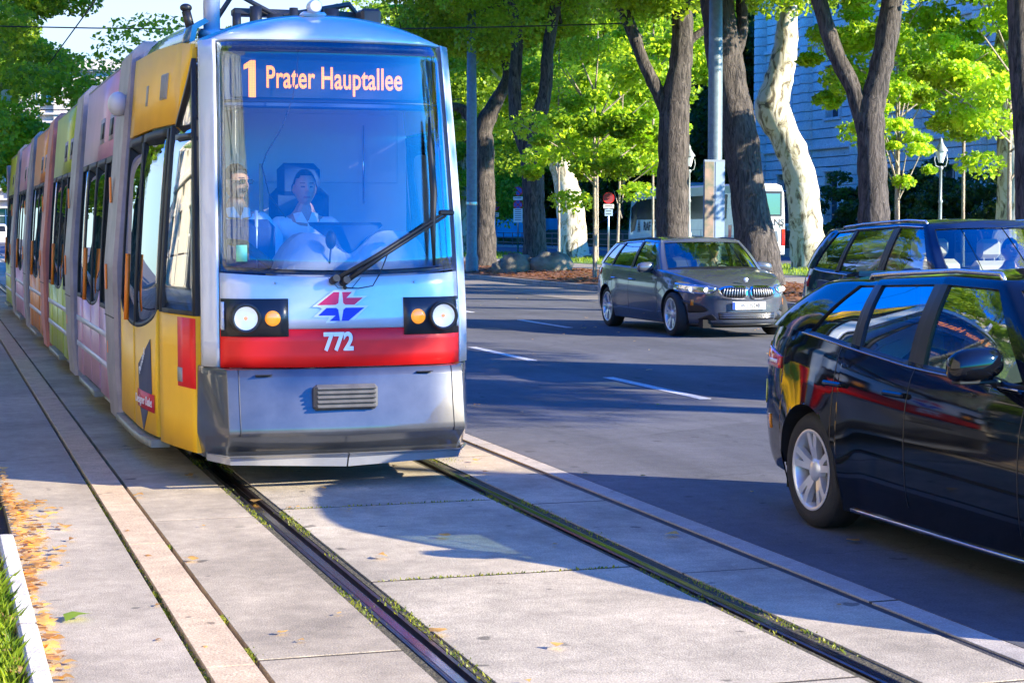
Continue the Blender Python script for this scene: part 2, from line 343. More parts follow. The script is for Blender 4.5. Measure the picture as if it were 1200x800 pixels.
def plate(mb, fn, s0, s1, z0, z1, ns, nz, off, th, mi=0):
    Z0 = z0 if callable(z0) else (lambda s: z0); Z1 = z1 if callable(z1) else (lambda s: z1)
    P = [[fn(s, Z0(s) + (Z1(s) - Z0(s)) * j / (nz - 1), off) for j in range(nz)] for s in lin(s0, s1, ns)]
    Q = [[fn(s, Z0(s) + (Z1(s) - Z0(s)) * j / (nz - 1), off - th) for j in range(nz)] for s in lin(s0, s1, ns)]
    mb.slab(P, Q, mi); return mb
tram = empty('tram', (0, 0, 0), label='long low-floor tram with yellow, pink, green and orange sections and a red and silver front', cat='tram')
# --- front mask
WSB = lambda s: 1.315 + .035 * s * s
b = MB(); plate(b, FP, -.90, .90, .99, lambda s: WSB(s) - .012, 33, 6, 0, .03); obj('front_panel', b, P_WHT, tram)
b = MB(); plate(b, FP, -.90, .90, .755, .988, 33, 4, .002, .03); obj('front_band', b, P_RED, tram)
for sd, nm in ((-1, 0), (1, 1)):
    b = MB(); a0, a1 = (.905, 1.0)
    P = []; Q = []
    zs = lin(.755, 2.775, 14)
    for s in lin(a0, a1, 5): P.append([FP(sd * s, z, .004) for z in zs]); Q.append([FP(sd * s, z, -.05) for z in zs])
    b.slab(P, Q)
    P = []; Q = []
    for u in lin(0, .06, 3): P.append([FP(sd, z, .004) + Vector((sd * .01 * (u > 0), u, 0)) for z in zs]); Q.append([FP(sd, z, -.05) + Vector((-sd * .02, u, 0)) for z in zs])
    b.slab(P, Q); obj('corner_pillar', b, P_WHT, tram)
# windscreen with black border
WST = 2.755
b = MB(); plate(b, FP, -.895, .895, WSB, WST, 41, 16, -.004, .008); ws = obj('windscreen', b, G_WS, tram)
b = MB()
plate(b, FP, -.898, -.855, WSB, WST, 3, 16, -.014, .012); plate(b, FP, .855, .898, WSB, WST, 3, 16, -.014, .012)
plate(b, FP, -.898, .898, WSB, lambda s: WSB(s) + .03, 33, 2, -.012, .012); plate(b, FP, -.898, .898, WST - .05, WST + .004, 33, 2, -.012, .012)
plate(b, FP, -.898, .898, WST - .38, WST - .36, 33, 2, -.016, .01)
obj('windscreen_border', b, mat('glass_frit', (.010, .014, .02), .35), ws)
# --- roof brow + roof of the cab
def roofz(t): return 2.77 + .20 * (1 - abs(t) ** 2.2)
b = MB(); P = []
for k in range(9):
    q = k / 8.
    row = []
    for s in lin(-1.0, 1.0, 41):
        p = FP(s, 2.77, .006); yb = p.y; yy = yb + .02 + .55 * (q ** 1.6); zz = 2.77 + (roofz(s) - 2.77) * sin(q * pi / 2) ** .8
        xs = TC + (p.x - TC) * (1 + .02 * q); row.append(Vector((xs, yy, zz)))
    P.append(row)
Q = [[p + Vector((0, .03, -.025)) for p in r] for r in P]
b.slab(P, Q); obj('roof_brow', b, P_WHT, tram)
b = MB(); P = []
for u in lin(11.75, 14.3, 14):
    P.append([Vector((TC + s * (hwid(u, 2.8) - .03), u, 2.795 + .175 * (1 - abs(s) ** 2.2))) for s in lin(-1, 1, 21)])
Q = [[p - Vector((0, 0, .03)) for p in r] for r in P]
b.slab(P, Q); obj('cab_roof', b, P_SKYREFL, tram)
# --- bumper (faceted)
SB = [-1.045, -1.0, -.88, -.6, -.3, 0, .3, .6, .88, 1.0, 1.045]
bowb = [.56, .30, .055, .03, .012, 0, .012, .03, .055, .30, .56]
ZB = [(.752, .01), (.745, -.035), (.70, -.055), (.52, -.085), (.40, -.115), (.365, -.118), (.345, -.105), (.24, .03), (.205, .05)]
def BP(i, zo):
    z, o = zo; sc_ = 1.0 if z > .3 else .985
    edge = abs(SB[i]) > .9
    z2 = z if not (edge and z < .36) else z - .02
    return Vector((TC + SB[i] * HF * sc_, 11.06 + bowb[i] + (o if not edge else o * .55), z2))
def smooth_rows(P, n=4):
    out = []
    for k in range(len(P) - 1):
        for q in range(n): out.append([P[k][j].lerp(P[k + 1][j], q / n) for j in range(len(P[0]))])
    out.append(P[-1]); return out
P = [[BP(i, zo) for zo in ZB] for i in range(len(SB))]
Q = [[p + Vector((0, .06, .0)) for p in r] for r in P]
b = MB(); b.slab(P, Q, 0, False); bump_o = obj('bumper', b, P_GRY, tram)
md = bump_o.modifiers.new('bev', 'BEVEL'); md.width = .012; md.segments = 2; md.limit_method = 'ANGLE'; md.angle_limit = R(14)
for p in bump_o.data.polygons: p.use_smooth = True
# lower lip in two halves
for sd in (-1, 1):
    b = MB(); rows = []; q = []
    for k, s in enumerate(lin(.006, 1.0, 9)):
        yb = 11.03 + (.03 * s + (.25 * max(0, s - .88) / .12 if s > .88 else 0))
        z0 = .135 + .035 * s; zt = .222 - .0 * s
        rows.append([Vector((TC + sd * s * HF * .99, yb - .035, zt)), Vector((TC + sd * s * HF * .985, yb + .0, (z0 + zt) / 2 + .015)), Vector((TC + sd * s * HF * .98, yb + .03, z0))]); q.append([p + Vector((0, .05, 0)) for p in rows[-1]])
    b.slab(rows, q, 0, False); obj('lower_lip', b, paint('lip_silver', (.50, .52, .56), .3, .4), bump_o)
# seams and tow-hook covers
b = MB()
for i0, i1 in ((7, 8), (3, 2)):
    b2 = MB(); b2.tube([BP(i0, zo).lerp(BP(i1, zo), .70) + Vector((0, -.001, 0)) for zo in ZB[1:7]], .003, 5); obj('bumper_seam', b2, DARK, bump_o)
for s in (-.62, .58):
    b = MB(); b.box((TC + s * HF, 11.06 - .035, .715), (.10, .04, .004), bevel=.001); obj('tow_hook_cover', b, DARK, bump_o)
b = MB(); cx, cz = TC - .03, .575
b.box((cx, 10.965, cz), (.40, .06, .155), bevel=.02)
for k in range(5): b.box((cx, 10.935, cz - .056 + .028 * k), (.37, .035, .016), bevel=.006)
obj('coupler_grille', b, mat('grille_rubber', (.085, .085, .09), .45, noise=.3, nscale=15), bump_o)
# --- headlights
for sd in (-1, 1):
    b = MB(); s0, s1 = (.43, .895); lo, hi = (sd * s0, sd * s1) if sd > 0 else (sd * s1, sd * s0)
    plate(b, FP, lo, hi, .945, 1.175, 8, 3, .008, .02); hb = obj('headlight_housing', b, mat('housing_dark', (.022, .024, .028), .3), tram)
    c = FP(sd * .735, 1.058, .012)
    b = MB(); b.lathe([(.092, .03), (.092, -.045), (.083, -.054), (.074, -.048), (.070, -.028)], c, 'y', 32, 0); obj('headlight_ring', b, DARK, hb)
    b = MB(); b.lathe([(.0, -.024), (.04, -.027), (.071, -.036)], c, 'y', 32, 0, True); obj('reflector', b, mat('lamp_reflector', (.9, .88, .85), .35, .3, emit=.12, ecol=(1, .93, .90)), hb)
    b = MB(); b.lathe([(.0, -.053), (.04, -.050), (.072, -.041)], c, 'y', 32, 0, True); obj('headlight_lens', b, glass('clear_lens', (.97, .98, .98), .03), hb)
    b = MB(); b.sphere(c + Vector((0, -.026, 0)), .012, 8); obj('bulb', b, mat('bulb_amber', (.9, .35, .15), .3, emit=.25), hb)
    c2 = FP(sd * .54, 1.055, .012); b = MB(); b.lathe([(.0, -.012), (.03, -.010), (.046, -.004), (.048, .01)], c2, 'y', 24, 0)
    obj('indicator_light', b, mat('amber_lens', (.95, .33, .02), .15, coat=1, emit=.25, ecol=(1, .3, .02)), hb)
    b = MB(); plate(b, FP, *sorted((sd * .872, sd * .892)), .985, 1.155, 2, 6, .014, .01); obj('marker_strip', b, mat('clear_ridged', (.75, .77, .8), .2, bump=1, bscale=60), hb)
# --- lettering and emblem on the mask
RX = (pi / 2, 0, 0)
put_text('fleet_number', '772', .150, WHITE, FP(0, .905, .010) + Vector((-.06, 0, 0)), RX, tram, sx=.82, bold=.006, ext=.002, space=1.02)
def logo_pts(px): return [Vector((TC + (x - 403) / 170., 0, 1.115 - (y - 360) / 172.)) for x, y in px]
lg = empty('emblem'); lg.parent = tram
def lpoly(px, m, off, name):
    pts = logo_pts(px); y = FP(0, 1.12, 0).y - off; b = MB(); b.poly([Vector((p.x, y, p.z)) for p in pts], (0, -.002, 0)); return obj(name, b, m, emb)
W_ = [(365.5, 358.5), (389, 341), (412.5, 341), (409, 347.5), (424.5, 347.5), (411, 357.5), (426, 357.5), (407, 375.5), (380, 375.5), (384, 369.5), (366.5, 369.5), (376, 361), (374, 359)]
bpy.data.objects.remove(lg)
b = MB(); y0 = FP(0, 1.12, 0).y - .003; b.poly([Vector((p.x, y0, p.z)) for p in logo_pts(W_)], (0, -.003, 0)); emb = obj('emblem', b, WHITE, tram)
lpoly([(371, 356.8), (388.5, 343.2), (394.5, 343.2), (393.4, 354.8), (390.5, 356.6)], mat('emblem_magenta', (.85, .02, .12), .4), .0062, 'emblem_upper_shape')
lpoly([(397.5, 343.2), (408, 343.2), (402, 349.3), (419.5, 349.3), (410.5, 356.7), (400.8, 356.5), (398.6, 354.8)], MATS['emblem_magenta'], .0062, 'emblem_upper_shape')
lpoly([(381, 359.8), (391, 359.8), (393.2, 361.6), (395, 373.6), (384, 373.6), (390.5, 367.8), (372, 367.8)], mat('emblem_blue', (.01, .03, .55), .4), .0062, 'emblem_lower_shape')
lpoly([(401.2, 359.8), (421, 359.8), (404, 373.6), (396.8, 373.6), (398.8, 361.8)], MATS['emblem_blue'], .0062, 'emblem_lower_shape')
# --- wiper
b = MB(); w0 = FP(-.09, 1.29, .05); w1 = FP(.80, 1.70, .07)
for dx, dz in ((0, 0), (.065, -.01)):
    b.tube([w0 + Vector((dx, 0, dz)), w0.lerp(w1, .35) + Vector((dx * .6, -.02, 0)), w1 + Vector((-.03 + dx * .1, -.01, -dx * .3))], [.017, .013, .009], 8)
    b.cyl(w0 + Vector((dx - .015, .03, dz - .01)), w0 + Vector((dx, -.03, dz + .01)), .024)
b.box(w1 + Vector((-.02, -.012, 0)), (.10, .03, .035), bevel=.01); wip = obj('wiper_arm', b, BLACK, tram)
b = MB(); t = FP(.70, 2.30, .045); bt = FP(.665, 1.37, .045); b.tube([bt, bt.lerp(t, .25), bt.lerp(t, .5) + Vector((.01, -.01, 0)), bt.lerp(t, .8), t], [.009, .018, .024, .017, .007], 6); obj('wiper_blade', b, BLACK, wip)
b = MB(); q0 = FP(-.02, 1.24, .03); b.tube([q0, q0 + Vector((.08, -.02, -.005)), q0 + Vector((.17, -.02, .01)), q0 + Vector((.22, -.01, .09)), FP(.30, 1.44, .05)], .004, 6); b.sphere(q0, .013, 8); obj('washer_hose', b, BLACK, wip)
b = MB(); b.poly([Vector((TC + x, FP(x / HF, 1.25, .0035).y, z)) for x, z in ((-.12, 1.30), (-.115, 1.30), (-.055, 1.235), (.035, 1.235), (.09, 1.30), (.085, 1.30), (.032, 1.238), (-.052, 1.238))], (0, -.002, 0)); obj('wiper_recess_seam', b, DARK, tram)
for s in (-.52, .52):
    b = MB(); b.sphere(FP(s, 1.27, .003), .008, 6); obj('mask_bolt', b, STEEL, tram)
# --- destination display inside the glass
b = MB(); yd = 11.52
b.box((TC - .0, yd + .06, 2.54), (1.36, .10, .36), bevel=.01); dsp = obj('destination_display', b, mat('display_case', (.016, .05, .13), .5), tram)
b = MB(); b.box((TC + .0, yd - .0, 2.54), (1.22, .02, .235)); obj('display_screen', b, mat('led_board', (.03, .035, .06), .35), dsp)
def led_mat():
    m = bpy.data.materials.new('led_dots'); m.use_nodes = True; t = m.node_tree; bs = t.nodes['Principled BSDF']; bs.inputs['Base Color'].default_value = (.25, .05, .0, 1); bs.inputs['Emission Color'].default_value = (1, .30, .0, 1)
    tc = t.nodes.new('ShaderNodeTexCoord'); sp = t.nodes.new('ShaderNodeSeparateXYZ'); t.links.new(tc.outputs['Object'], sp.inputs[0]); o = []
    for a in (0, 1):
        m1 = t.nodes.new('ShaderNodeMath'); m1.operation = 'MULTIPLY'; m1.inputs[1].default_value = 2 * pi / .0105; t.links.new(sp.outputs[a], m1.inputs[0])
        m2 = t.nodes.new('ShaderNodeMath'); m2.operation = 'SINE'; t.links.new(m1.outputs[0], m2.inputs[0]); o.append(m2)
    ad = t.nodes.new('ShaderNodeMath'); ad.operation = 'ADD'; t.links.new(o[0].outputs[0], ad.inputs[0]); t.links.new(o[1].outputs[0], ad.inputs[1])
    mr = t.nodes.new('ShaderNodeMapRange'); mr.inputs[1].default_value = -1.4; mr.inputs[2].default_value = .6; mr.inputs[3].default_value = .35; mr.inputs[4].default_value = 1.0; t.links.new(ad.outputs[0], mr.inputs[0]); t.links.new(mr.outputs[0], bs.inputs['Emission Strength'])
    return m
LED = led_mat()
b = MB(); b.poly([(x, z, 0) for x, z in ((-.018, -.115), (.026, -.115), (.026, .115), (-.004, .115), (-.048, .085), (-.048, .055), (-.018, .068))], (0, 0, .002)); o_ = obj('route_number', b, LED, dsp, (TC - .50, yd - .013, 2.535)); o_.rotation_euler = RX
put_text('route_text', 'Prater Hauptallee', .192, LED, (TC + .03, yd - .013, 2.542), RX, dsp, sx=.625, bold=.003, ext=.001, space=1.03)
# --- cab interior
M_INT = mat('cab_lining', (.85, .88, .92), .6, noise=.06, nscale=2); M_DESK = mat('desk_grey', (.27, .31, .37), .5); M_BLUE = mat('seat_blue', (.03, .07, .18), .7, noise=.2, nscale=30)
b = MB(); b.box((TC, 13.2, 1.65), (1.84, .04, 2.2)); b.box((TC + .1, 13.17, 2.18), (1.5, .02, .5), bevel=.005); part_o = obj('cab_partition', b, M_INT, tram)
b = MB(); b.box((TC, 12.3, .52), (1.62, 2.0, .06)); obj('cab_floor', b, DARK, tram)
b = MB(); b.box((TC, 12.4, 2.68), (1.4, 1.6, .03)); obj('cab_ceiling', b, M_INT, tram)
for xx in (1.80, 3.02):
    b = MB(); b.cyl((xx, 13.15, 1.78), (xx, 13.15, 2.35), .008); obj('grab_rod', b, CHROME, part_o)
b = MB()
P = []; Q = []
for s in lin(-.45, .80, 26):
    zt = 1.60 - .05 * abs(s - .2) ** 2 * 3; zt -= .16 * math.exp(-((s - .13) / .16) ** 2)
    if s < -.2: zt -= .22 * ((-.2 - s) / .25) ** 2
    if s > .6: zt -= .25 * ((s - .6) / .2) ** 2
    P.append([Vector((TC + s * .86, 11.32 + .1 * s * s + .35 * k / 6, 1.30 + (zt - 1.30) * min(1, k / 6 * 2.2))) for k in range(7)])
    Q.append([Vector((p.x, p.y + .04, p.z - .03)) for p in P[-1]])
b.slab(P, Q, 0, False); desk = obj('driver_desk', b, M_DESK, tram)
b = MB(); b.poly([(TC - .12, 11.60, 1.62), (TC + .36, 11.60, 1.62), (TC + .14, 11.50, 1.42)], (0, .05, .02)); obj('instrument_panel', b, mat('dash_blue_black', (.02, .05, .10), .4), desk)
b = MB(); b.sphere((TC - .03, 11.37, 1.53), .05, 10, sc=(.7, .7, 1.2)); b.cyl((TC - .04, 11.38, 1.36), (TC - .03, 11.37, 1.48), .006); obj('microphone', b, BLACK, desk)
b = MB(); b.box((1.95, 11.95, 1.30), (.40, .12, .72), bevel=.05); b.box((1.95, 11.75, .95), (.42, .45, .12), bevel=.05); obj('cab_seat', b, M_BLUE, tram)
b = MB(); b.tube([(1.72, 11.7, 1.34), (1.78, 11.68, 1.52), (1.90, 11.66, 1.50), (2.05, 11.62, 1.38), (2.12, 11.6, 1.30)], .03, 8); obj('cab_bag', b, mat('bag_olive', (.05, .05, .03), .8, noise=.4), tram)
b = MB(); b.box((2.44, 12.62, 1.55), (.42, .12, .66), bevel=.055); b.box((2.43, 12.58, 1.93), (.30, .10, .24), bevel=.045); b.box((2.44, 12.38, 1.18), (.48, .5, .14), bevel=.05); obj('driver_seat', b, M_BLUE, tram)
b = MB(); b.cyl((2.02, 11.9, 1.32), (2.02, 11.9, 1.72), .011); obj('cab_pole', b, mat('pale_post', (.8, .85, .9), .3, .2), tram)
b = MB(); b.cyl((2.20, 12.75, 1.3), (2.20, 12.75, 2.05), .016); obj('cab_pole', b, mat('yellow_post', (.75, .65, .15), .3), tram)
pts = [(396, 45), (350, 50), (348, 85), (343, 115), (330, 150), (312, 180), (307, 195), (316, 230), (335, 255)]
b = MB(); ps = []
for px, py in pts[1:]:
    d = (_fw + _rt * ((px - 600) / 2150.) + _up * ((400 - py) / 2150.)); tt = 11.40 / d.y; ps.append(Vector((0, 0, CAMH)) + d * tt)
b.tube(ps, .004, 6); obj('hanging_cable', b, BLACK, tram)
b = MB(); plate(b, FP, -.79, -.715, 1.40, 1.50, 3, 3, .002, .003); obj('windscreen_sticker', b, mat('sticker_mint', (.25, .75, .5), .5), ws)
# --- side of the cab section
for sd in (-1, 1):
    S = lambda u, z, off=0.0, sd=sd: SP(u if u > 12.22 else 12.22 - (12.22 - u) * (12.22 - 11.47 - rake(z) * 1.0) / (12.22 - 11.47), z, off - (.035 if sd > 0 else 0), sd)
    tg = tram; G_CAB = glass('cab_side_glass', (.72, .80, .80), .15)
    b = MB(); plate(b, S, 11.47, 12.21, .20, 1.055, 9, 5, .0, .03); cs = obj('cab_side_panel', b, P_YEL, tg)
    b = MB(); plate(b, S, 11.472, 11.79, .60, 1.04, 4, 3, .005, .004); obj('red_side_patch', b, P_RED, cs)
    b = MB(); plate(b, S, 11.70, 11.785, .63, .72, 2, 2, .009, .004); obj('data_plate', b, mat('plate_grey', (.3, .3, .3), .5), cs)
    b = MB(); plate(b, S, 11.50, 12.21, 1.075, 2.26, 9, 8, -.008, .006); sw = obj('cab_side_window', b, G_CAB, tg)
    b = MB()
    for a, c, z0, z1 in ((11.47, 11.52, 1.06, 2.30), (12.15, 12.22, 1.06, 2.27), (11.47, 12.22, 1.055, 1.085)): plate(b, S, a, c, z0, z1, 4, 6, .003, .03)
    obj('window_frame', b, BLACK, sw)
    # yellow upper panel with the quarter window cut below it
    b = MB(); plate(b, S, 11.52, 12.0, lambda u: interp([11.52, 12.0], [2.66, 2.28], u), lambda u: interp([11.52, 12.0], [2.77, 2.80], u), 7, 3, 0, .03); plate(b, S, 12.0, 14.22, 2.28, lambda u: interp([12, 14.2], [2.80, 2.86], u), 9, 3, 0, .03)
    up = obj('upper_side_panel', b, P_YEL, tg)
    b = MB(); plate(b, S, 11.53, 11.96, 2.20, lambda u: interp([11.53, 11.96], [2.62, 2.29], u), 5, 4, -.012, .006); q_ = obj('quarter_window', b, G_CAB, tg)
    b = MB(); plate(b, S, 11.50, 12.0, lambda u: interp([11.50, 12.0], [2.625, 2.255], u), lambda u: interp([11.50, 12.0], [2.675, 2.29], u), 5, 2, .008, .03); plate(b, S, 11.5, 12.0, 2.17, 2.205, 5, 2, .006, .03); plate(b, S, 11.50, 11.53, 2.17, 2.66, 2, 4, .006, .03); obj('quarter_window_frame', b, DARK, q_)
    b = MB(); plate(b, S, 12.40, 12.58, 2.46, 2.63, 3, 3, .006, .01)
    for k in range(4): plate(b, S, 12.42 + .04 * k, 12.44 + .04 * k, 2.47, 2.62, 2, 2, .012, .01)
    b_ = MB(); plate(b_, S, 13.15, 13.25, 2.46, 2.60, 2, 3, .006, .01); obj('small_vent', b_, mat('vent_grey', (.35, .33, .28), .5), up); obj('vent_grille', b, mat('vent_grey', (.35, .33, .28), .5), up)
    # folding door of the front section
    def door(u0, u1, colr, dip=.13, name='double_door', dz=.22, topz=2.26):
        um = (u0 + u1) / 2; hw_ = (u1 - u0) / 2
        zb = lambda u: .92 + dip * (1 - sqrt(max(0, 1 - ((u - um) / hw_) ** 2))) * 1.4
        dr = empty(name); dr.parent = tg
        for a, c in ((u0 + .01, um - .012), (um + .012, u1 - .01)):
            b = MB(); plate(b, S, a, c, dz, lambda u: zb(u) - .012, 12, 3, .004, .03); lf = obj('door_leaf', b, colr, dr)
            b = MB(); plate(b, S, a + .045, c - .045, lambda u: zb(u) + .015, topz - .05, 12, 6, -.006, .006); obj('door_glass', b, G_SIDE, dr)
            b = MB(); plate(b, S, a, a + .05, lambda u: zb(u) - .01, topz, 3, 6, .002, .03); plate(b, S, c - .05, c, lambda u: zb(u) - .01, topz, 3, 6, .002, .03)
            plate(b, S, a, c, lambda u: zb(u) - .012, lambda u: zb(u) + .02, 12, 2, .003, .03); plate(b, S, a, c, topz - .055, topz, 6, 2, .002, .03); obj('door_frame', b, BLACK, dr)
        b = MB(); b.tube([S(um + .10, .95, .05), S(um + .10, 1.42, .05)], .018, 8); obj('door_handle', b, ORNG, dr)
        b = MB(); plate(b, S, u0 + .02, u1 - .02, dz - .07, dz - .02, 6, 2, .05, .12); obj('door_step', b, mat('step_edge', (.30, .30, .24), .5, noise=.4), dr)
        return dr
    d0 = door(12.24, 14.20, P_YEL)
    if sd < 0:
        b = MB(); b.poly([S(12.95, .87, .008), S(12.50, .66, .008), S(12.58, .36, .008), S(12.76, .27, .008), S(12.86, .42, .008)][:0] or [S(12.45, .86, .006), S(12.95, .66, .006), S(12.90, .40, .006), S(12.72, .22, .006), S(12.42, .50, .006)], (-.003, 0, 0))
        lo = obj('advert_shape', b, mat('advert_navy', (.03, .035, .10), .5), d0)
        b = MB(); plate(b, S, 12.34, 12.98, .37, .49, 4, 2, .011, .003); obj('advert_tag', b, mat('advert_red', (.55, .01, .03), .5), d0)
        rt_ = (pi / 2, 0, -pi / 2)
        put_text('advert_text', 'Designer Outlet', .085, WHITE, S(12.66, .43, .017) , (pi / 2, 0, -pi / 2 + .09), d0, sx=.98, ext=.001)
        t2 = put_text('advert_text', 'Parndorf', .075, WHITE, S(12.74, .69, .013), (pi / 2, R(-38), -pi / 2 + .07), d0, sx=.95, ext=.001)
# --- portals and modules behind
COLS = [P_PINK, P_LIME, P_ORG, P_PINK, P_LIME, P_PORT, P_PINK]
PMAT = [P_PORT, P_PORT, P_ROSE, P_PORT, P_PORT, P_ROSE, P_PORT, P_PORT]
for i in range(5):
    u0 = 14.27 + 4.6 * i; u1 = u0 + .80
    b = MB()
    P = [[Vector((TC + sd_ * 1.0 * w, u, z)) for (sd_, w, z) in prof] for u in (u0, u0 + .04, u1 - .04, u1) for prof in [[(-1, 1.07 - (.03 if u in (u0, u1) else 0), .12), (-1, 1.10 - (.03 if u in (u0, u1) else 0), .5), (-1, 1.11 - (.03 if u in (u0, u1) else 0), 1.3), (-1, 1.01 - (.03 if u in (u0, u1) else 0), 2.4), (-1, .945, 2.93), (-1, .86, 3.02), (1, .86, 3.02), (1, .945, 2.93), (1, 1.01 - (.03 if u in (u0, u1) else 0), 2.4), (1, 1.11 - (.03 if u in (u0, u1) else 0), 1.3), (1, 1.10 - (.03 if u in (u0, u1) else 0), .5), (1, 1.07 - (.03 if u in (u0, u1) else 0), .12)]]]
    P = [[Vector((TC + (p.x - TC), p.y, p.z)) for p in r] for r in P]
    Q = [[Vector((TC + (p.x - TC) * .93, p.y, p.z if p.z < 2.9 else p.z - .08)) for p in r] for r in P]
    b.slab(P, Q, 0, False); po = obj('portal_frame', b, PMAT[i], tram)
    
    for c_, d_ in (((TC - 1.115, u0 + .55, 1.22), (.012, .09, .20)), ((TC - 1.098, u0 + .62, .66), (.012, .06, .10)), ((TC - 1.075, u0 + .5, 1.9), (.014, .07, .2))):
        b = MB(); b.box(c_, d_, bevel=.004); obj('side_marker', b, ORNG, po)
    b = MB(); b.box((TC - 1.106, u0 + .40, .915), (.01, .72, .008)); obj('portal_seam', b, BLACK, po)
    if i == 0:
        b = MB(); b.sphere((TC - 1.04, u0 + .15, 2.55), .10, 12, sc=(.8, 1, .95)); b.box((TC - .97, u0 + .2, 2.55), (.12, .06, .06)); obj('camera_dome', b, mat('dome_white', (.6, .6, .62), .3), tram)
    # module body
    a0 = u1 + .05; a1 = u0 + 4.6 - .28
    if i == 4: a1 = a0 + 3.2
    cm = COLS[i]
    for sd in (-1, 1):
        S = lambda u, z, off=0.0, sd=sd: SP(u, z, off, sd)
        tg = tram
        dd0, dd1 = a0 + .95, a0 + 2.75
        for ua, ub in ((a0, dd0 - .01), (dd1 + .01, a1)):
            b = MB(); plate(b, S, ua, ub, .20, .93, 3, 3, 0, .03); sp_ = obj('lower_side_panel', b, cm, tg)
        for z0, z1 in ((.70, .75), (.45, .50)):
            b = MB(); plate(b, S, a0, a1, z0, z1, 4, 2, .010, .003); obj('white_stripe', b, mat('stripe_pale', (.62, .62, .70), .4), tg)
        b = MB(); plate(b, S, a0, a1, 2.20, 2.90, 3, 4, 0, .03); us = obj('upper_side_panel', b, cm, tg)
        for uu in (a0 + .45, a0 + 1.3):
            b = MB(); plate(b, S, uu, uu + .42, 2.34, 2.56, 2, 2, .005, .008); obj('vent_frame', b, mat('vent_pale', (.42, .36, .38), .5), us)
            b = MB(); plate(b, S, uu + .05, uu + .37, 2.38, 2.52, 2, 2, .009, .008); obj('vent_opening', b, DARK, us)
        for ua, ub in ((a0 + .03, dd0 - .03), (dd1 + .03, a1 - .03)):
            b = MB(); plate(b, S, ua, ub, .96, 2.17, 3, 5, -.006, .006); w_ = obj('side_window', b, G_SIDE, tg)
            b = MB(); plate(b, S, ua - .03, ua + .02, .93, 2.20, 2, 5, .002, .03); plate(b, S, ub - .02, ub + .03, .93, 2.20, 2, 5, .002, .03); plate(b, S, ua, ub, .93, .97, 2, 2, .002, .03); plate(b, S, ua, ub, 2.15, 2.20, 2, 2, .002, .03); obj('window_frame', b, BLACK, w_)
        door(dd0, dd1, cm, topz=2.20)
    b = MB(); b.box((TC, (a0 + a1) / 2, 2.91), (1.84, a1 - a0, .05), bevel=.02); obj('module_roof', b, mat('roof_grey', (.30, .31, .33), .6, noise=.2), tram); b = MB(); b.box((TC, (a0 + a1) / 2, .2), (2.05, a1 - a0, .12)); obj('module_floor', b, mat('roof_grey', (.30, .31, .33), .6, noise=.2), tram)
    b = MB(); b.box((TC, (a0 + a1) / 2, 3.0), (1.3, (a1 - a0) * .6, .22), bevel=.05); obj('roof_equipment', b, MATS['roof_grey'], tram)
    # bellows
    b = MB()
    for k in range(4): b.box((TC, a1 + .02 + .075 * k, 1.5), (1.80 - .05 * (k % 2), .05, 2.6), bevel=.01)
    obj('bellows', b, BLACK, tram)
    b = MB()
    for uu in (a0 + .6, a0 + 2.9):
        b.box((TC, uu, 1.0), (1.7, .1, .7)); b.box((TC - .6, uu, .75), (.42, .45, .08), bevel=.03); b.box((TC - .6, uu + .2, 1.1), (.42, .07, .6), bevel=.03); b.box((TC + .6, uu, .75), (.42, .45, .08), bevel=.03)
    obj('passenger_seats', b, M_BLUE, tram)
b = MB(); b.box((TC, 37.1, 1.5), (2.0, .06, 2.6), bevel=.02); obj('rear_panel', b, P_PORT, tram)
b = MB(); b.box((TC, 13.2, .26), (1.75, 1.9, .20)); b.box((TC, 12.0, .22), (1.3, 1.0, .16)); obj('underframe', b, BLACK, tram)
for u in (13.0, 14.8, 19.4, 24.0, 28.6):
    for sd in (-1, 1):
        b = MB(); b.lathe([(0, -.05), (.26, -.05), (.28, -.06), (.28, .05), (0, .05)], (2.495 + sd * .72, u, .28), 'x', 24); obj('wheel', b, mat('wheel_steel', (.1, .09, .09), .5, .8), tram)
# --- roof gear
b = MB(); b.lathe([(.0, -.03), (.03, -.028), (.045, 0), (.045, .06), (.035, .09), (0, .1)], (2.36, 11.62, 3.01), 'y', 24); b.box((2.36, 11.70, 2.965), (.16, .12, .03), bevel=.02); rl = obj('roof_headlight', b, P_WHT, tram)
b = MB(); b.lathe([(0, -.040), (.02, -.038), (.036, -.030)], (2.36, 11.62, 3.01), 'y', 24); obj('headlight_lens', b, mat('lamp_warm', (.8, .75, .6), .2, emit=.3), rl)
b = MB(); b.cyl((1.78, 12.15, 2.85), (1.78, 12.15, 3.55), .055); b.cyl((1.78, 12.15, 2.84), (1.78, 12.15, 2.89), .09); obj('roof_mast', b, P_WHT, tram)
b = MB()
for k in range(6): b.cyl((2.0 + .13 * k, 12.5, 2.9), (2.0 + .13 * k, 12.5, 3.05 + .05 * (k % 2)), .03 + .012 * (k % 3))
b.box((2.45, 12.7, 3.08), (.9, .12, .05), bevel=.01); b.tube([(1.8, 12.6, 2.9), (2.0, 12.6, 3.2), (2.3, 12.6, 3.05), (2.8, 12.6, 3.15), (3.0, 12.6, 2.9)], .02, 8); b.box((2.9, 12.45, 3.0), (.14, .2, .2), bevel=.02)
obj('roof_gear', b, mat('roof_gear_dark', (.05, .05, .055), .5, .4), tram)
b = MB(); P = [[Vector((TC - hwid(u, 2.8) + .02 + dx, u, z)) for dx, z in ((-.0, 2.80 + .03 * (u - 12) / 2), (.02, 2.90), (.10, 2.95))] for u in lin(11.95, 14.25, 10)]; Q = [[p + Vector((.03, 0, -.02)) for p in r] for r in P]; b.slab(P, Q); obj('roof_fairing', b, P_SKYREFL, tram)
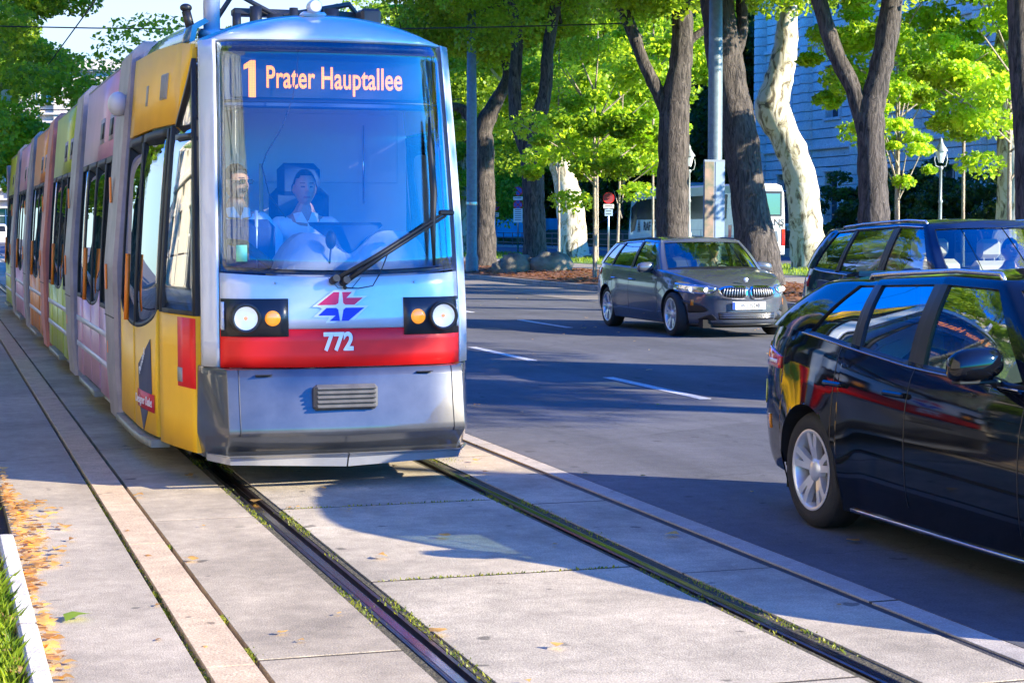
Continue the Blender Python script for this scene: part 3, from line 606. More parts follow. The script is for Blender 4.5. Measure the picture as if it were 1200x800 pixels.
b = MB(); b.cyl((1.65, 12.2, 2.9), (1.62, 12.2, 3.02), .03); b.sphere((1.62, 12.2, 3.04), .04, 10, sc=(1, 1, .7)); obj('antenna', b, DARK, tram)
# ------------------------------------------------------------------ cars
TYRE = mat('tyre_rubber', (.018, .018, .019), .75, bump=.3, bscale=120); RIM = mat('alloy_rim', (.72, .73, .76), .3, .55); TRIM = mat('black_trim', (.012, .012, .013), .35)
WELL = mat('wheel_well', (.008, .008, .008), .9); CREAM = mat('seat_cream', (.55, .50, .44), .6); SEATG = mat('seat_charcoal', (.05, .05, .055), .7)
CGL = glass('car_side_glass', (.52, .66, .62), .10); CWS = glass('car_windscreen_glass', (.62, .76, .72), .16); CPRIV = glass('privacy_glass', (.12, .14, .15), .14)
REDL = mat('red_lens', (.55, .01, .01), .12, coat=1); CLEAR = glass('lamp_cover', (.85, .88, .92), .18); AMB = mat('amber_lens_small', (.85, .28, .02), .2, coat=1)
def make_wheel(x, y, r, rimr, side, spokes, wid, car, rimmat=None, hub_name='wheel'):
    """wheel with its outer face at x (side=-1: faces -x)"""
    w = empty(hub_name, (x, y, r)); w.parent = car; s = side
    b = MB(); b.lathe([(rimr, s * -wid), (rimr + .012, s * -wid * 1.02), (r - .02, s * -wid), (r, s * (-wid + .03)), (r, s * -.03), (r - .018, s * -.003), (rimr + .03, s * .004), (rimr, s * -.006)], (0, 0, 0), 'x', 40, 0, True)
    obj('tyre', b, TYRE, w)
    b = MB(); b.lathe([(rimr + .004, s * .000), (rimr - .012, s * .003), (rimr - .02, s * -.012), (rimr - .03, s * -wid * .8)], (0, 0, 0), 'x', 40, 0, True)
    for k in range(spokes):
        a = 2 * pi * k / spokes + .3
        for da in ((-.13, .13) if spokes <= 6 else (0,)):
            c, d = a + da * .55, a + da * 1.5
            p0 = Vector((s * -.030, .045 * cos(c), .045 * sin(c))); p1 = Vector((s * -.004, (rimr - .012) * cos(d), (rimr - .012) * sin(d)))
            t = Vector((0, -sin(d), cos(d))); w0, w1 = (.022, .019) if spokes <= 6 else (.014, .012)
            dep = Vector((s * -.035, 0, 0))
            P = [[p0 - t * w0, p0 + t * w0], [p0.lerp(p1, .5) - t * w0 * .8 + Vector((s * .004, 0, 0)), p0.lerp(p1, .5) + t * w0 * .8 + Vector((s * .004, 0, 0))], [p1 - t * w1, p1 + t * w1]]
            b.slab(P, [[q + dep for q in rr] for rr in P], 0, False)
    b.lathe([(0, s * -.012), (.035, s * -.014), (.062, s * -.024), (.066, s * -.06)], (0, 0, 0), 'x', 24, 0, True)
    obj('rim', b, rimmat or RIM, w)
    b = MB(); b.lathe([(0, s * -.105), (rimr * .72, s * -.105), (rimr * .72, s * -.12)], (0, 0, 0), 'x', 32, 0, True); b.lathe([(0, s * -.16), (rimr * .97, s * -.16)], (0, 0, 0), 'x', 32, 1, True)
    obj('brake_disc', b, [mat('brake_steel', (.2, .19, .18), .4, .9), WELL], w)
    return w
class Car:
    """local axes: nose towards -y, -x is its right-hand side (towards the tracks)"""
    def __init__(s, name, L, W, H, fa, ra, wr, rimr, loc, rz, pm, belt, nf=3.4, nr=4.2, tumble=.11, spokes=5, archr=None, clad=False, label='', cat='car', sill=.20, prof=None, group=None):
        s.L, s.W, s.H, s.a = L, W, H, L / 2; s.fa, s.ra = fa, ra; s.nf, s.nr = nf, nr; s.pm = pm; s.belt = belt; s.sill = sill; s.wr = wr; s.archr = archr or wr + .045
        s.tumble = tumble; s.root = empty(name, loc, rz, label=label, cat=cat, group=group); s.spokes = spokes; s.rimr = rimr; s.clad = clad
        s.frontp = [(.18, .10), (.25, .02), (.45, -.0), (.60, .0), (.70, .05), (.80, .16), (1.1, .30)]
        s.rearp = [(.20, .12), (.30, .02), (.5, .0), (.62, .01), (.75, .05), (.95, .10), (1.2, .18)]
        s.crease = .80 * belt(0)
    def sup(s, y):
        n = s.nf if y < 0 else s.nr; q = min(1, abs(y) / s.a); return (1 - q ** n) ** (1 / n)
    def supy(s, x, front=True):
        n = s.nf if front else s.nr; q = min(1, abs(x) / s.W); return s.a * (1 - q ** n) ** (1 / n) * (-1 if front else 1)
    def inset(s, z, y):
        zb = s.belt(y); q = z / zb
        o = interp([0, .22, .35, .50, .62, .76, .84, .93, 1.0], [.07, .05, .018, .004, .0, .004, .014, .032, .062], q)
        # door concavity and shoulder crease
        return o
    def endw(s, y, front):
        q = max(0, (abs(y) - s.a * .62) / (s.a * .38)); return min(1, q) ** 1.2
    def yoff(s, y, z):
        p = s.frontp if y < 0 else s.rearp
        o = interp([a for a, _ in p], [b for _, b in p], z); return o * s.endw(y, y < 0) * (1 if y < 0 else -1)
    def zbot(s, y):
        z = s.sill
        for c in (s.fa, s.ra):
            d = abs(y - c)
            if d < s.archr: z = max(z, s.wr + sqrt(s.archr ** 2 - d ** 2))
        if y < s.fa - s.archr: z = max(z, .17)
        if y > s.ra + s.archr: z = max(z, .26)
        return z
    def flare(s, y, z):
        o = 0
        for c in (s.fa, s.ra):
            d = sqrt((y - c) ** 2 + (z - s.wr) ** 2) - s.archr
            if -.02 < d < .20: o = max(o, .016 * (1 - max(0, d) / .20) ** 1.5)
        return o
    def skin(s, y, z, x=None, off=0.0, side=-1):
        """point on the lower body: column given by side station y (x None) or by end column x"""
        if x is None: w = s.W * s.sup(y)
        else: w = abs(x)
        yy = y + s.yoff(y, z)
        X = max(0.0, w - (s.inset(z, y) - s.flare(y, z)) * (1 if w > .02 else 0) * min(1, w / (.6 * s.W)))
        p = Vector((side * X, yy, z))
        if off:
            e = min(1, max(0, (abs(y) / s.a - .80) / .2)); nx = (1 - e) if x is None else (abs(x) / s.W) ** 3 * .7
            n = Vector((side * nx, (-1 if y < 0 else 1) * (e if x is None else 1), 0)).normalized(); p += n * off
        return p
    def columns(s):
        L = []
        for x in lin(0, s.W * .80, 12): L.append((s.supy(x, False), x))
        y0 = s.supy(s.W * .80, False); y1 = s.supy(s.W * .80, True); ys = set()
        for k in range(61): ys.add(round(y0 + (y1 - y0) * (k / 60), 4))
        for c in (s.fa, s.ra):
            for k in range(25): ys.add(round(c + s.archr * cos(pi * k / 24), 4))
            ys.add(round(c + s.archr * 1.0005, 5)); ys.add(round(c - s.archr * 1.0005, 5))
        L += [(y, None) for y in sorted([y for y in ys if y1 + .01 < y < y0 - .01], reverse=True)]
        for x in lin(s.W * .80, 0, 14): L.append((s.supy(x, True), x))
        return L
    def ztop(s, y, x=None): return s.belt(y)
    def build_lower(s, nz=22):
        cols = s.columns(); b = MB()
        for sd in (-1, 1):
            P = []
            for y, x in cols:
                zb, zt = s.zbot(y), s.ztop(y, x)
                P.append([s.skin(y, zb + (zt - zb) * (k / (nz - 1)), x, 0, sd) for k in range(nz)])
            b.grid(P, 0, True, flip=(sd > 0))
            # arch returns
            for c in (s.fa, s.ra):
                rows = []
                for k in range(25):
                    a = pi * k / 24; y = c + s.archr * cos(a); z = s.wr + s.archr * sin(a)
                    if z < s.sill: continue
                    p = s.skin(y, max(z, s.zbot(y)), None, 0, sd); rows.append([p, p + Vector((-sd * .05, 0, 0)), Vector((sd * (s.W - .30), p.y, p.z))])
                b.grid(rows, 1, False)
                b.lathe([(s.archr * .99, 0)], (0, 0, 0)) if False else None
                b.poly([(sd * (s.W - .30), c - s.archr, s.sill), (sd * (s.W - .30), c + s.archr, s.sill), (sd * (s.W - .30), c + s.archr, s.belt(c) - .1), (sd * (s.W - .30), c - s.archr, s.belt(c) - .1)], (sd * .004, 0, 0), 1)
        # deck from cowl to nose
        rows = []
        for y, x in cols:
            if y > s.cowl + .35: continue
            l = s.skin(y, s.ztop(y, x), x, 0, -1); r = Vector((-l.x, l.y, l.z)); w = abs(l.x)
            rows.append([Vector((l.x + (r.x - l.x) * k / 20, l.y, l.z + s.hoodcrown(y) * (1 - abs(2 * k / 20 - 1) ** 2.6) * min(1, w / s.W * 1.0))) for k in range(21)])
        b.grid(rows, 0, True)
        o = obj('body', b, [s.pm, WELL], s.root); s.body = o
        b = MB(); b.box((0, 0, s.sill + .02), (s.W * 1.7 - .28, s.L * .93, .12)); b.box((0, (s.fa + s.ra) / 2, s.sill + .22), (s.W * 2 - .16, s.ra - s.fa - 2 * s.archr - .02, .3)); obj('underbody', b, WELL, s.root)
        return o
    def hoodcrown(s, y): return .055
    def greenhouse(s, keys, roofcrown=.05, n=7, wb=.06, wt=.92, tau=10):
        """keys: rear centre -> side -> front centre: (xb,yb,zb,xt,yt,zt,kind of segment that follows)"""
        def cr(p0, p1, p2, p3, t): return .5 * ((2 * p1) + (-p0 + p2) * t + (2 * p0 - 5 * p1 + 4 * p2 - p3) * t * t + (-p0 + 3 * p1 - 3 * p2 + p3) * t ** 3)
        K = [np.array(k[:6], float) for k in keys]; segs = [k[6] for k in keys[:-1]]
        def pt(i, t):
            q = []
            p0 = K[i - 1] if i > 0 else K[0] * np.array([-1, 1, 1, -1, 1, 1]) if False else K[max(0, i - 1)]
            if i == 0: p0 = K[1] * np.array([-1, 1, 1, -1, 1, 1])
            p3 = K[i + 2] if i + 2 < len(K) else K[i] * np.array([-1, 1, 1, -1, 1, 1])
            return cr(p0, K[i], K[i + 1], p3, t)
        cols = []
        for i in range(len(K) - 1):
            for k in range(n): cols.append((i, k / n, pt(i, k / n)))
        cols.append((len(K) - 2, 1.0, K[-1]))
        def P(c, t, off, sd):
            B = Vector((c[0], c[1], c[2])); T = Vector((c[3], c[4], c[5])); p = B.lerp(T, t)
            bul = .022 * sin(pi * min(1, t)) + .0
            nrm = Vector((c[0], 0, 0)); cen = Vector((0, (s.cowl + s.a) / 2, p.z)); nn = Vector((p.x, (p.y - (s.cowl + s.a) / 2) * .25 if abs(p.x) > .5 else (p.y - (s.cowl + s.a) / 2) * 2, .15)).normalized()
            p = p + nn * (bul + off); return Vector((-sd * -p.x if sd > 0 else -p.x, p.y, p.z))
        s.GP = P; s.gcols = cols
        ts = [0, wb] + lin(wb, wt, tau)[1:-1] + [wt, 1.0]
        body = MB(); trim = MB(); parts = {}
        for sd in (-1, 1):
            for i in range(len(segs)):
                cc = [c[2] for c in cols[i * n:(i + 1) * n + 1]]; kd = segs[i]
                if kd == 'body': body.grid([[P(c, t, 0, sd) for t in ts] for c in cc], 0, True)
                elif kd == 'trim':
                    body.grid([[P(c, t, 0, sd) for t in ts[-2:]] for c in cc], 0, True); body.grid([[P(c, t, 0, sd) for t in ts[:2]] for c in cc], 0, True)
                    trim.grid([[P(c, t, .001, sd) for t in ts[1:-1]] for c in cc], 0, True)
                else:
                    body.grid([[P(c, t, 0, sd) for t in ts[-2:]] for c in cc], 0, True); trim.grid([[P(c, t, 0.0, sd) for t in ts[:2]] for c in cc], 0, True)
                    # frame reveal around the pane
                    for c0 in (cc[0], cc[-1]): trim.grid([[P(c0, t, .0, sd), P(c0, t, -.02, sd)] for t in ts[1:-1]], 0, False)
                    for t0 in (ts[1], ts[-2]): trim.grid([[P(c, t0, 0, sd), P(c, t0, -.02, sd)] for c in cc], 0, False)
                    parts.setdefault((kd, sd, i), []).append([[P(c, t, -.012, sd) for t in ts[1:-1]] for c in cc])
            # roof rows
        rows = []
        for c in [c[2] for c in cols]:
            l = P(c, 1.0, 0, -1); w = abs(l.x); rows.append([Vector((-w + 2 * w * k / 16, l.y, l.z + s.rcrown(l.y, w) * (1 - abs(2 * k / 16 - 1) ** 2.2))) for k in range(17)])
        body.grid(rows, 1, True)
        ob = obj('upper_body', body, [s.pm, s.pm], s.root); obj('window_frames', trim, TRIM, ob)
        done = {}
        for (kd, sd, i), gs in parts.items():
            nm, m = kd
            if nm in ('windscreen', 'rear_window'):
                if nm in done: mb = done[nm][0]
                else: mb = MB(); done[nm] = (mb, m)
                for g in gs: mb.grid(g, 0, True)
            else:
                mb = MB()
                for g in gs: mb.grid(g, 0, True)
                obj(nm, mb, m, s.root)
        for nm, (mb, m) in done.items(): obj(nm, mb, m, s.root)
        return ob
    def rcrown(s, y, w): return .045 * min(1, w / .5)
    def wheels(s, name='wheel', rm=None):
        for yy in (s.fa, s.ra):
            for sd in (-1, 1): make_wheel(sd * (s.W - .035), yy, s.wr, s.rimr, sd, s.spokes, .21, s.root, rm)
    def sidepatch(s, y0, y1, z0, z1, off=.004, th=.004, n=10, nz=4, sd=-1, mb=None):
        b = mb or MB(); Z0 = z0 if callable(z0) else (lambda y: z0); Z1 = z1 if callable(z1) else (lambda y: z1)
        P = [[s.skin(y, Z0(y) + (Z1(y) - Z0(y)) * k / (nz - 1), None, off, sd) for k in range(nz)] for y in lin(y0, y1, n)]
        Q = [[s.skin(y, Z0(y) + (Z1(y) - Z0(y)) * k / (nz - 1), None, off - th, sd) for k in range(nz)] for y in lin(y0, y1, n)]
        b.slab(P, Q); return b
    def endpatch(s, x0, x1, z0, z1, front=True, off=.004, th=.006, n=10, nz=5, mb=None):
        b = mb or MB(); Z0 = z0 if callable(z0) else (lambda x: z0); Z1 = z1 if callable(z1) else (lambda x: z1)
        def row(o): return [[s.skin(s.supy(x, front), Z0(x) + (Z1(x) - Z0(x)) * k / (nz - 1), abs(x), o, -1 if x < 0 else 1) for k in range(nz)] for x in lin(x0, x1, n)]
        b.slab(row(off), row(off - th)); return b
    def doorlines(s, ys, z0=.26, handles=(), zh=.80):
        for sd in (-1, 1):
            for y in ys:
                b = MB(); s.sidepatch(y - .003, y + .003, z0, lambda yy: s.belt(yy) - .01, .0015, .003, 2, 14, sd, b); obj('door_seam', b, TRIM, s.root)
            for y in handles:
                b = MB(); p = s.skin(y, zh, None, .0, sd); b.box(p + Vector((sd * .020, 0, 0)), (.022, .20, .028), bevel=.009); b.box(p + Vector((sd * .005, .08, 0)), (.03, .03, .022)); b.box(p + Vector((sd * .005, -.08, 0)), (.03, .03, .022)); obj('door_handle', b, s.pm, s.root)
    def mirror(s, y, z, x, m, sc=1.0):
        for sd in (-1, 1):
            b = MB(); c = Vector((sd * (x + .13), y, z)); rows = []
            for k in range(9):
                a = k / 8 * pi; rad = sin(a) ** .5
                rows.append([c + Vector((sd * (-.115 * cos(a)) * sc, (.055 * rad * cos(2 * pi * j / 14) - .01) * sc, (.072 * rad * abs(sin(2 * pi * j / 14)) ** .8 * (1 if sin(2 * pi * j / 14) > 0 else -.9) + .01 * cos(a)) * sc)) for j in range(14)])
            b.grid(rows, 0, True, closev=True); mo = obj('wing_mirror', b, m, s.root)
            b = MB(); b.tube([(sd * (x - .04), y + .02, z - .10), (sd * (x + .05), y, z - .06)], [.03, .022], 8); b.box(c + Vector((0, .048 * sc, 0)), (.17 * sc, .006, .10 * sc), bevel=.002); b.box(c + Vector((0, -.01, -.062 * sc)), (.17 * sc, .07, .02), bevel=.006); obj('mirror_foot', b, TRIM, mo)
    def interior(s, m, zf=.30, rows=((-.15, .37), (.85, .37)), hr=True, dashy=-.85):
        b = MB(); b.box((0, .35, zf), (s.W * 1.7, 2.9, .06)); b.box((0, dashy, .78), (s.W * 1.62, .38, .22), bevel=.07); obj('dashboard', b, DARK, s.root)
        for yy, xx in rows:
            for sd in (-1, 1):
                b = MB(); b.box((sd * xx, yy, zf + .22), (.50, .52, .16), bevel=.06); b.box((sd * xx, yy + .30, zf + .52), (.48, .14, .60), bevel=.06, rot=Matrix.Rotation(R(-14), 3, 'X')); b.box((sd * xx, yy + .42, zf + .93), (.27, .10, .20), bevel=.045)
                b.cyl((sd * xx - .06, yy + .40, zf + .78), (sd * xx - .06, yy + .42, zf + .88), .008); b.cyl((sd * xx + .06, yy + .40, zf + .78), (sd * xx + .06, yy + .42, zf + .88), .008)
                obj('seat', b, m, s.root)
        b = MB(); c = Vector((.37, dashy + .34, .86)); ring = [c + Vector((.18 * cos(a), .05 * sin(a), .18 * sin(a))) for a in lin(0, 2 * pi, 25)]; b.tube(ring, .014, 8, cap=False); b.box(c, (.12, .03, .06), bevel=.01); obj('steering_wheel', b, DARK, s.root)
    def rails(s, i0, i1, m, name='roof_rail', h=.035, t=1.0):
        cc = s.gcols
        for sd in (-1, 1):
            pts = [s.GP(c[2], 1.0, 0, sd) + Vector((-sd * .05, 0, h)) for c in cc[i0:i1 + 1]]
            pts = [pts[0] + Vector((0, .03, -h - .005))] + pts + [pts[-1] + Vector((0, -.03, -h - .005))]
            b = MB(); b.tube(pts, .013, 8); obj(name, b, m, s.root)
    def plate(s, txt, z, front=True, y=None, w=.52):
        p = s.skin(s.supy(0, front), z, .01, 0, -1); sg = -1 if front else 1
        c = Vector((0, p.y + sg * .022, z)); b = MB(); b.box(c, (w, .012, .115), bevel=.004); pl = obj('number_plate', b, WHITE, s.root)
        b = MB(); b.box(c + Vector((sg * (w / 2 - .025), sg * .007, 0)), (.045, .004, .105)); obj('plate_band', b, mat('plate_blue', (.01, .05, .4), .4), pl)
        put_text('plate_text', txt, .085, mat('plate_ink', (.03, .03, .03), .5), c + Vector((.02 * (1 if front else -1), sg * .0085, 0)), (pi / 2, 0, 0 if front else pi), pl, sx=.82, ext=.0008, bold=.0012)
        return pl
def pw(xs, ys): return lambda y: interp(xs, ys, y)
def smoothpw(xs, ys, r=.12):
    f = lambda y: interp(xs, ys, y)
    return lambda y: (f(y - r) + f(y - r / 2) + 2 * f(y) + f(y + r / 2) + f(y + r)) / 6
def side_keys(car, ks):
    """fill in base x/z from the body belt at side stations"""
    out = []
    for k in ks:
        if k[0] == 'E': 
            p = car.skin(car.supy(k[1], False), car.belt(car.a), k[1] + 1e-4, 0, 1); out.append((k[1] - .004 if k[1] > .01 else 0, p.y - .004, p.z - .004) + tuple(k[3:]))
        elif k[0] is None:
            yb = k[1]; p = car.skin(yb, car.belt(yb), None, 0, 1); out.append((p.x - .002, yb, p.z - .004) + tuple(k[3:]))
        else: out.append(tuple(k))
    return out
# ---------- black estate (right foreground)
c1 = Car('estate_car', 4.46, .895, 1.46, -1.40, 1.30, .310, .215, (5.34, 7.55, 0), 0, paint('black_car_paint', (.004, .005, .008), .05, .0, dirt=.3, coat=0), smoothpw([-2.4, -2.2, -1.8, -.85, -.6, .3, .85, 1.36, 2.0, 2.4], [.60, .68, .77, .895, .90, .935, .985, 1.035, 1.06, 1.06]), nf=3.0, nr=6.0,
         label='glossy black estate car cropped by the right edge, nearest the tracks', sill=.145)
c1.rearp = [(.20, .12), (.30, .02), (.5, .0), (.62, .01), (.80, .02), (.95, .03), (1.2, .08)]; c1.cowl = -.80; c1.build_lower()
V = ('side_window', CGL); VP = ('side_window', CPRIV)
k1 = side_keys(c1, [('E', 0, 0, 0, 1.70, 1.33, ('rear_window', CPRIV)), ('E', .50, 0, .42, 1.68, 1.325, ('rear_window', CPRIV)), ('E', .70, 0, .585, 1.64, 1.305, 'body'), (None, 1.86, 0, .635, 1.50, 1.31, 'body'), (None, 1.42, 0, .645, 1.12, 1.325, VP), (None, .92, 0, .655, .96, 1.335, 'trim'), (None, .83, 0, .658, .88, 1.34, V),
                    (None, .34, 0, .668, .34, 1.365, 'trim'), (None, .20, 0, .668, .22, 1.368, V), (None, -.66, 0, .655, -.16, 1.36, 'body'), (.735, -.88, .91, .60, -.24, 1.355, ('windscreen', CWS)), (.45, -1.04, .93, .40, -.33, 1.365, ('windscreen', CWS)), (0, -1.12, .94, 0, -.38, 1.37, None)])
c1.greenhouse(k1); c1.wheels(); c1.doorlines([1.0, .26, -.70], handles=(.98, .36), zh=.80)
c1.mirror(-.46, 1.0, .83, c1.pm, 1.15); c1.interior(SEATG); c1.rails(28, 62, mat('rail_silver', (.6, .62, .65), .25, .9), h=.03)
for sd in (-1, 1):
    b = c1.sidepatch(-.90, .86, .150, .168, .012, .012, 20, 2, sd); obj('sill_chrome_strip', b, CHROME, c1.root)
    b = MB(); P = [c1.skin(y, c1.belt(y) - .002, None, .006, sd) for y in lin(1.48, -.62, 26)]; b.tube(P, .006, 6); obj('window_chrome_strip', b, mat('dull_chrome', (.35, .35, .36), .25, 1.0), c1.root)
    b = c1.sidepatch(1.68, 2.06, lambda y: .83 + (y - 1.72) * .02, lambda y: .96 - (2.06 - y) * .17, .008, .02, 10, 4, sd); tl = obj('tail_light', b, REDL, c1.root)
    b = c1.sidepatch(1.74, 1.92, .855, lambda y: .875, .012, .006, 5, 2, sd); obj('tail_light_inlay', b, mat('white_lens', (.7, .7, .7), .2), tl)
    b = c1.sidepatch(1.93, 2.03, .88, .93, .011, .005, 4, 2, sd); obj('tail_indicator', b, AMB, tl)
    b = c1.sidepatch(1.84, 1.90, .48, .56, .006, .006, 3, 2, sd); obj('side_reflector', b, AMB, c1.root)
b = MB(); b.poly([(x, y, z) for x, y, z in ((-.40, 1.64, 1.335), (.40, 1.64, 1.335), (.36, 1.86, 1.31), (-.36, 1.86, 1.31))], (0, 0, .03)); obj('roof_spoiler', b, c1.pm, c1.root)
b = c1.sidepatch(1.96, 2.10, lambda y: .675 - .07 * sqrt(max(0, 1 - ((y - 2.03) / .071) ** 2)), lambda y: .675 + .07 * sqrt(max(0, 1 - ((y - 2.03) / .071) ** 2)), .005, .004, 12, 3)
obj('round_sticker', b, mat('sticker_yellow', (.65, .70, .15), .5), c1.root)
c1.plate('W 274 LK', .62, False)
# ---------- grey estate (middle distance)
c2 = Car('estate_car', 4.71, .915, 1.44, -1.50, 1.35, .325, .235, (11.33, 26.63, 0), R(-1.5), paint('grey_car_paint', (.10, .115, .15), .24, .35, dirt=.2), smoothpw([-2.4, -2.25, -1.9, -1.0, -.6, .5, 1.5, 2.0, 2.4], [.70, .765, .85, .965, .96, .975, 1.0, 1.03, 1.03]), nf=3.2, nr=5.5,
         label='dark grey estate car with a twin-oval grille driving in the far lane', sill=.19, spokes=5)
c2.frontp = [(.17, .12), (.22, .03), (.30, .0), (.50, .0), (.60, -.01), (.72, .0), (.80, .05), (.90, .16), (1.1, .30)]
c2.cowl = -.95; c2.build_lower()
k2 = side_keys(c2, [('E', 0, 0, 0, 1.78, 1.38, ('rear_window', CPRIV)), ('E', .50, 0, .42, 1.76, 1.375, ('rear_window', CPRIV)), ('E', .70, 0, .585, 1.72, 1.355, 'body'), (None, 1.98, 0, .63, 1.58, 1.355, 'body'), (None, 1.80, 0, .64, 1.38, 1.36, CGL and ('side_window', CGL)), (None, 1.28, 0, .655, 1.02, 1.385, 'trim'), (None, 1.20, 0, .658, .96, 1.39, V),
                    (None, .32, 0, .668, .20, 1.415, 'trim'), (None, .22, 0, .668, .10, 1.42, V), (None, -.80, 0, .655, -.42, 1.405, 'body'), (.735, -1.02, .965, .60, -.48, 1.40, ('windscreen', CWS)), (.45, -1.17, .985, .40, -.57, 1.41, ('windscreen', CWS)), (0, -1.23, .995, 0, -.62, 1.415, None)])
c2.greenhouse(k2); c2.wheels(); c2.doorlines([1.05, .27, -.95], handles=(.95, .12), zh=.80); c2.mirror(-.66, 1.0, .84, c2.pm, 1.15); c2.interior(SEATG); c2.rails(28, 62, TRIM, h=.02)
# fascia
GR = mat('grille_black', (.01, .01, .011), .4)
def blob(pts, car, off, th, m, name, parent, front=True, nz=5):
    """closed outline patch on the fascia given by (x, zlow, zhigh) rows"""
    xs = [p[0] for p in pts]; lo = [p[1] for p in pts]; hi = [p[2] for p in pts]
    b = car.endpatch(xs[0], xs[-1], lambda x: interp(xs, lo, x), lambda x: interp(xs, hi, x), front, off, th, 2 * len(pts) + 3, nz); return obj(name, b, m, parent)
for sd in (-1, 1):
    def mir(p): return sorted([(sd * a, l, h) for a, l, h in p])
    ring = blob(mir([(.015, .635, .700), (.03, .585, .745), (.10, .570, .765), (.30, .568, .765), (.40, .590, .755), (.45, .65, .735), (.47, .69, .72)]), c2, .018, .02, CHROME, 'grille_surround', c2.root)
    blob(mir([(.042, .635, .70), (.055, .605, .73), (.12, .595, .742), (.29, .593, .743), (.38, .610, .735), (.42, .65, .72), (.44, .68, .705)]), c2, .0225, .01, GR, 'grille', ring)
    b = MB()
    for k in range(9):
        x = sd * (.075 + .040 * k); c2.endpatch(x - .006, x + .006, .605 + (.02 if k > 7 else 0), .735, True, .034, .016, 2, 4, b)
    obj('grille_bars', b, mat('grille_bar_satin', (.35, .35, .37), .3, .9), ring)
    hl = blob(mir([(.50, .70, .735), (.56, .655, .752), (.66, .645, .765), (.76, .66, .775), (.83, .68, .785)]), c2, .006, .02, mat('lamp_interior', (.42, .44, .48), .25, .7), 'headlight', c2.root)
    b = MB()
    for xx in (.60, .73):
        c = c2.skin(c2.supy(sd * xx, True), .70, xx, .014, sd); b.tube([c + Vector((.036 * cos(a), -.006, .030 * sin(a))) for a in lin(0, 2 * pi, 13)], .007, 6, cap=False); b.sphere(c, .022, 8)
    obj('running_lights', b, mat('drl_white', (.9, .93, 1), .2, emit=.35), hl)
    blob(mir([(.50, .695, .74), (.56, .648, .758), (.66, .638, .771), (.76, .652, .781), (.835, .672, .79)]), c2, .024, .003, CLEAR, 'headlight_cover', hl)
    blob(mir([(.56, .40, .42), (.62, .375, .475), (.76, .36, .54), (.82, .38, .56)]), c2, .004, .02, GR, 'side_air_intake', c2.root)
    blob(mir([(.47, .27, .28), (.52, .262, .36), (.60, .26, .33), (.68, .262, .272)]), c2, .006, .02, GR, 'fog_intake', c2.root)
    b = c2.sidepatch(-1.98, -1.93, .47, .56, .006, .006, 3, 2, sd); obj('side_reflector', b, AMB, c2.root)
    b = c2.sidepatch(1.72, 2.12, .84, lambda y: .95, .008, .02, 8, 3, sd); obj('tail_light', b, REDL, c2.root)
    b = MB(); P = [c2.skin(y, c2.belt(y) - .002, None, .006, sd) for y in lin(1.80, -.78, 26)]; b.tube(P, .005, 6); obj('window_chrome_strip', b, MATS['dull_chrome'], c2.root)
b = c2.endpatch(-.44, .44, .275, .375, True, .006, .02, 12, 3); li = obj('lower_grille', b, GR, c2.root)
b = MB()
for z in (.300, .325, .350): c2.endpatch(-.43, .43, z - .004, z + .004, True, .014, .01, 12, 2, b)
obj('lower_grille_bars', b, MATS['grille_bar_satin'], li)
b = c2.endpatch(-.86, .86, .175, .205, True, .035, .05, 20, 2); obj('front_splitter', b, TRIM, c2.root)
c2.plate('W\u00b713524B', .475, True)
b = MB(); p = c2.skin(c2.supy(0, True), .80, .01, .0, -1); b.sphere(p + Vector((0, .03, .045)), .036, 10, sc=(1, .5, 1)); obj('round_badge', b, mat('badge_silver', (.7, .72, .75), .3, .8), c2.root)
# ---------- blue SUV behind
c3 = Car('suv', 4.66, .945, 1.68, -1.42, 1.40, .36, .25, (9.80, 15.95, 0), 0, paint('blue_black_paint', (.008, .018, .060), .05, .0, dirt=.2, coat=0), smoothpw([-2.4, -2.25, -1.9, -1.0, -.6, .5, 1.5, 2.0, 2.4], [.80, .88, .98, 1.09, 1.10, 1.11, 1.15, 1.19, 1.19]), nf=3.4, nr=5.5,
         label='dark blue sport utility vehicle with chrome roof rails behind the black estate', sill=.26)
VO = ('side_window', glass('lowered_window_glass', (.90, .92, .92), .02)); c3.cowl = -.85; c3.build_lower()
k3 = side_keys(c3, [('E', 0, 0, 0, 1.86, 1.60, ('rear_window', CPRIV)), ('E', .50, 0, .46, 1.84, 1.595, ('rear_window', CPRIV)), ('E', .72, 0, .62, 1.78, 1.575, 'body'), (None, 1.96, 0, .68, 1.60, 1.575, 'body'), (None, 1.72, 0, .685, 1.42, 1.58, V), (None, 1.18, 0, .70, 1.02, 1.605, 'trim'), (None, 1.10, 0, .70, .96, 1.61, VO),
                    (None, .32, 0, .71, .20, 1.64, 'trim'), (None, .20, 0, .71, .08, 1.645, VO), (None, -.74, 0, .70, -.30, 1.635, 'body'), (.77, -.94, 1.09, .63, -.36, 1.63, ('windscreen', CWS)), (.47, -1.08, 1.11, .42, -.46, 1.64, ('windscreen', CWS)), (0, -1.14, 1.12, 0, -.50, 1.645, None)])
c3.greenhouse(k3, n=7); c3.wheels(); c3.doorlines([1.02, .27, -.90], handles=(.92, .10), zh=.95); c3.mirror(-.58, 1.14, .88, c3.pm, 1.2); c3.interior(CREAM, zf=.46); c3.rails(28, 62, mat('rail_bright', (.65, .67, .70), .2, .9), h=.03)
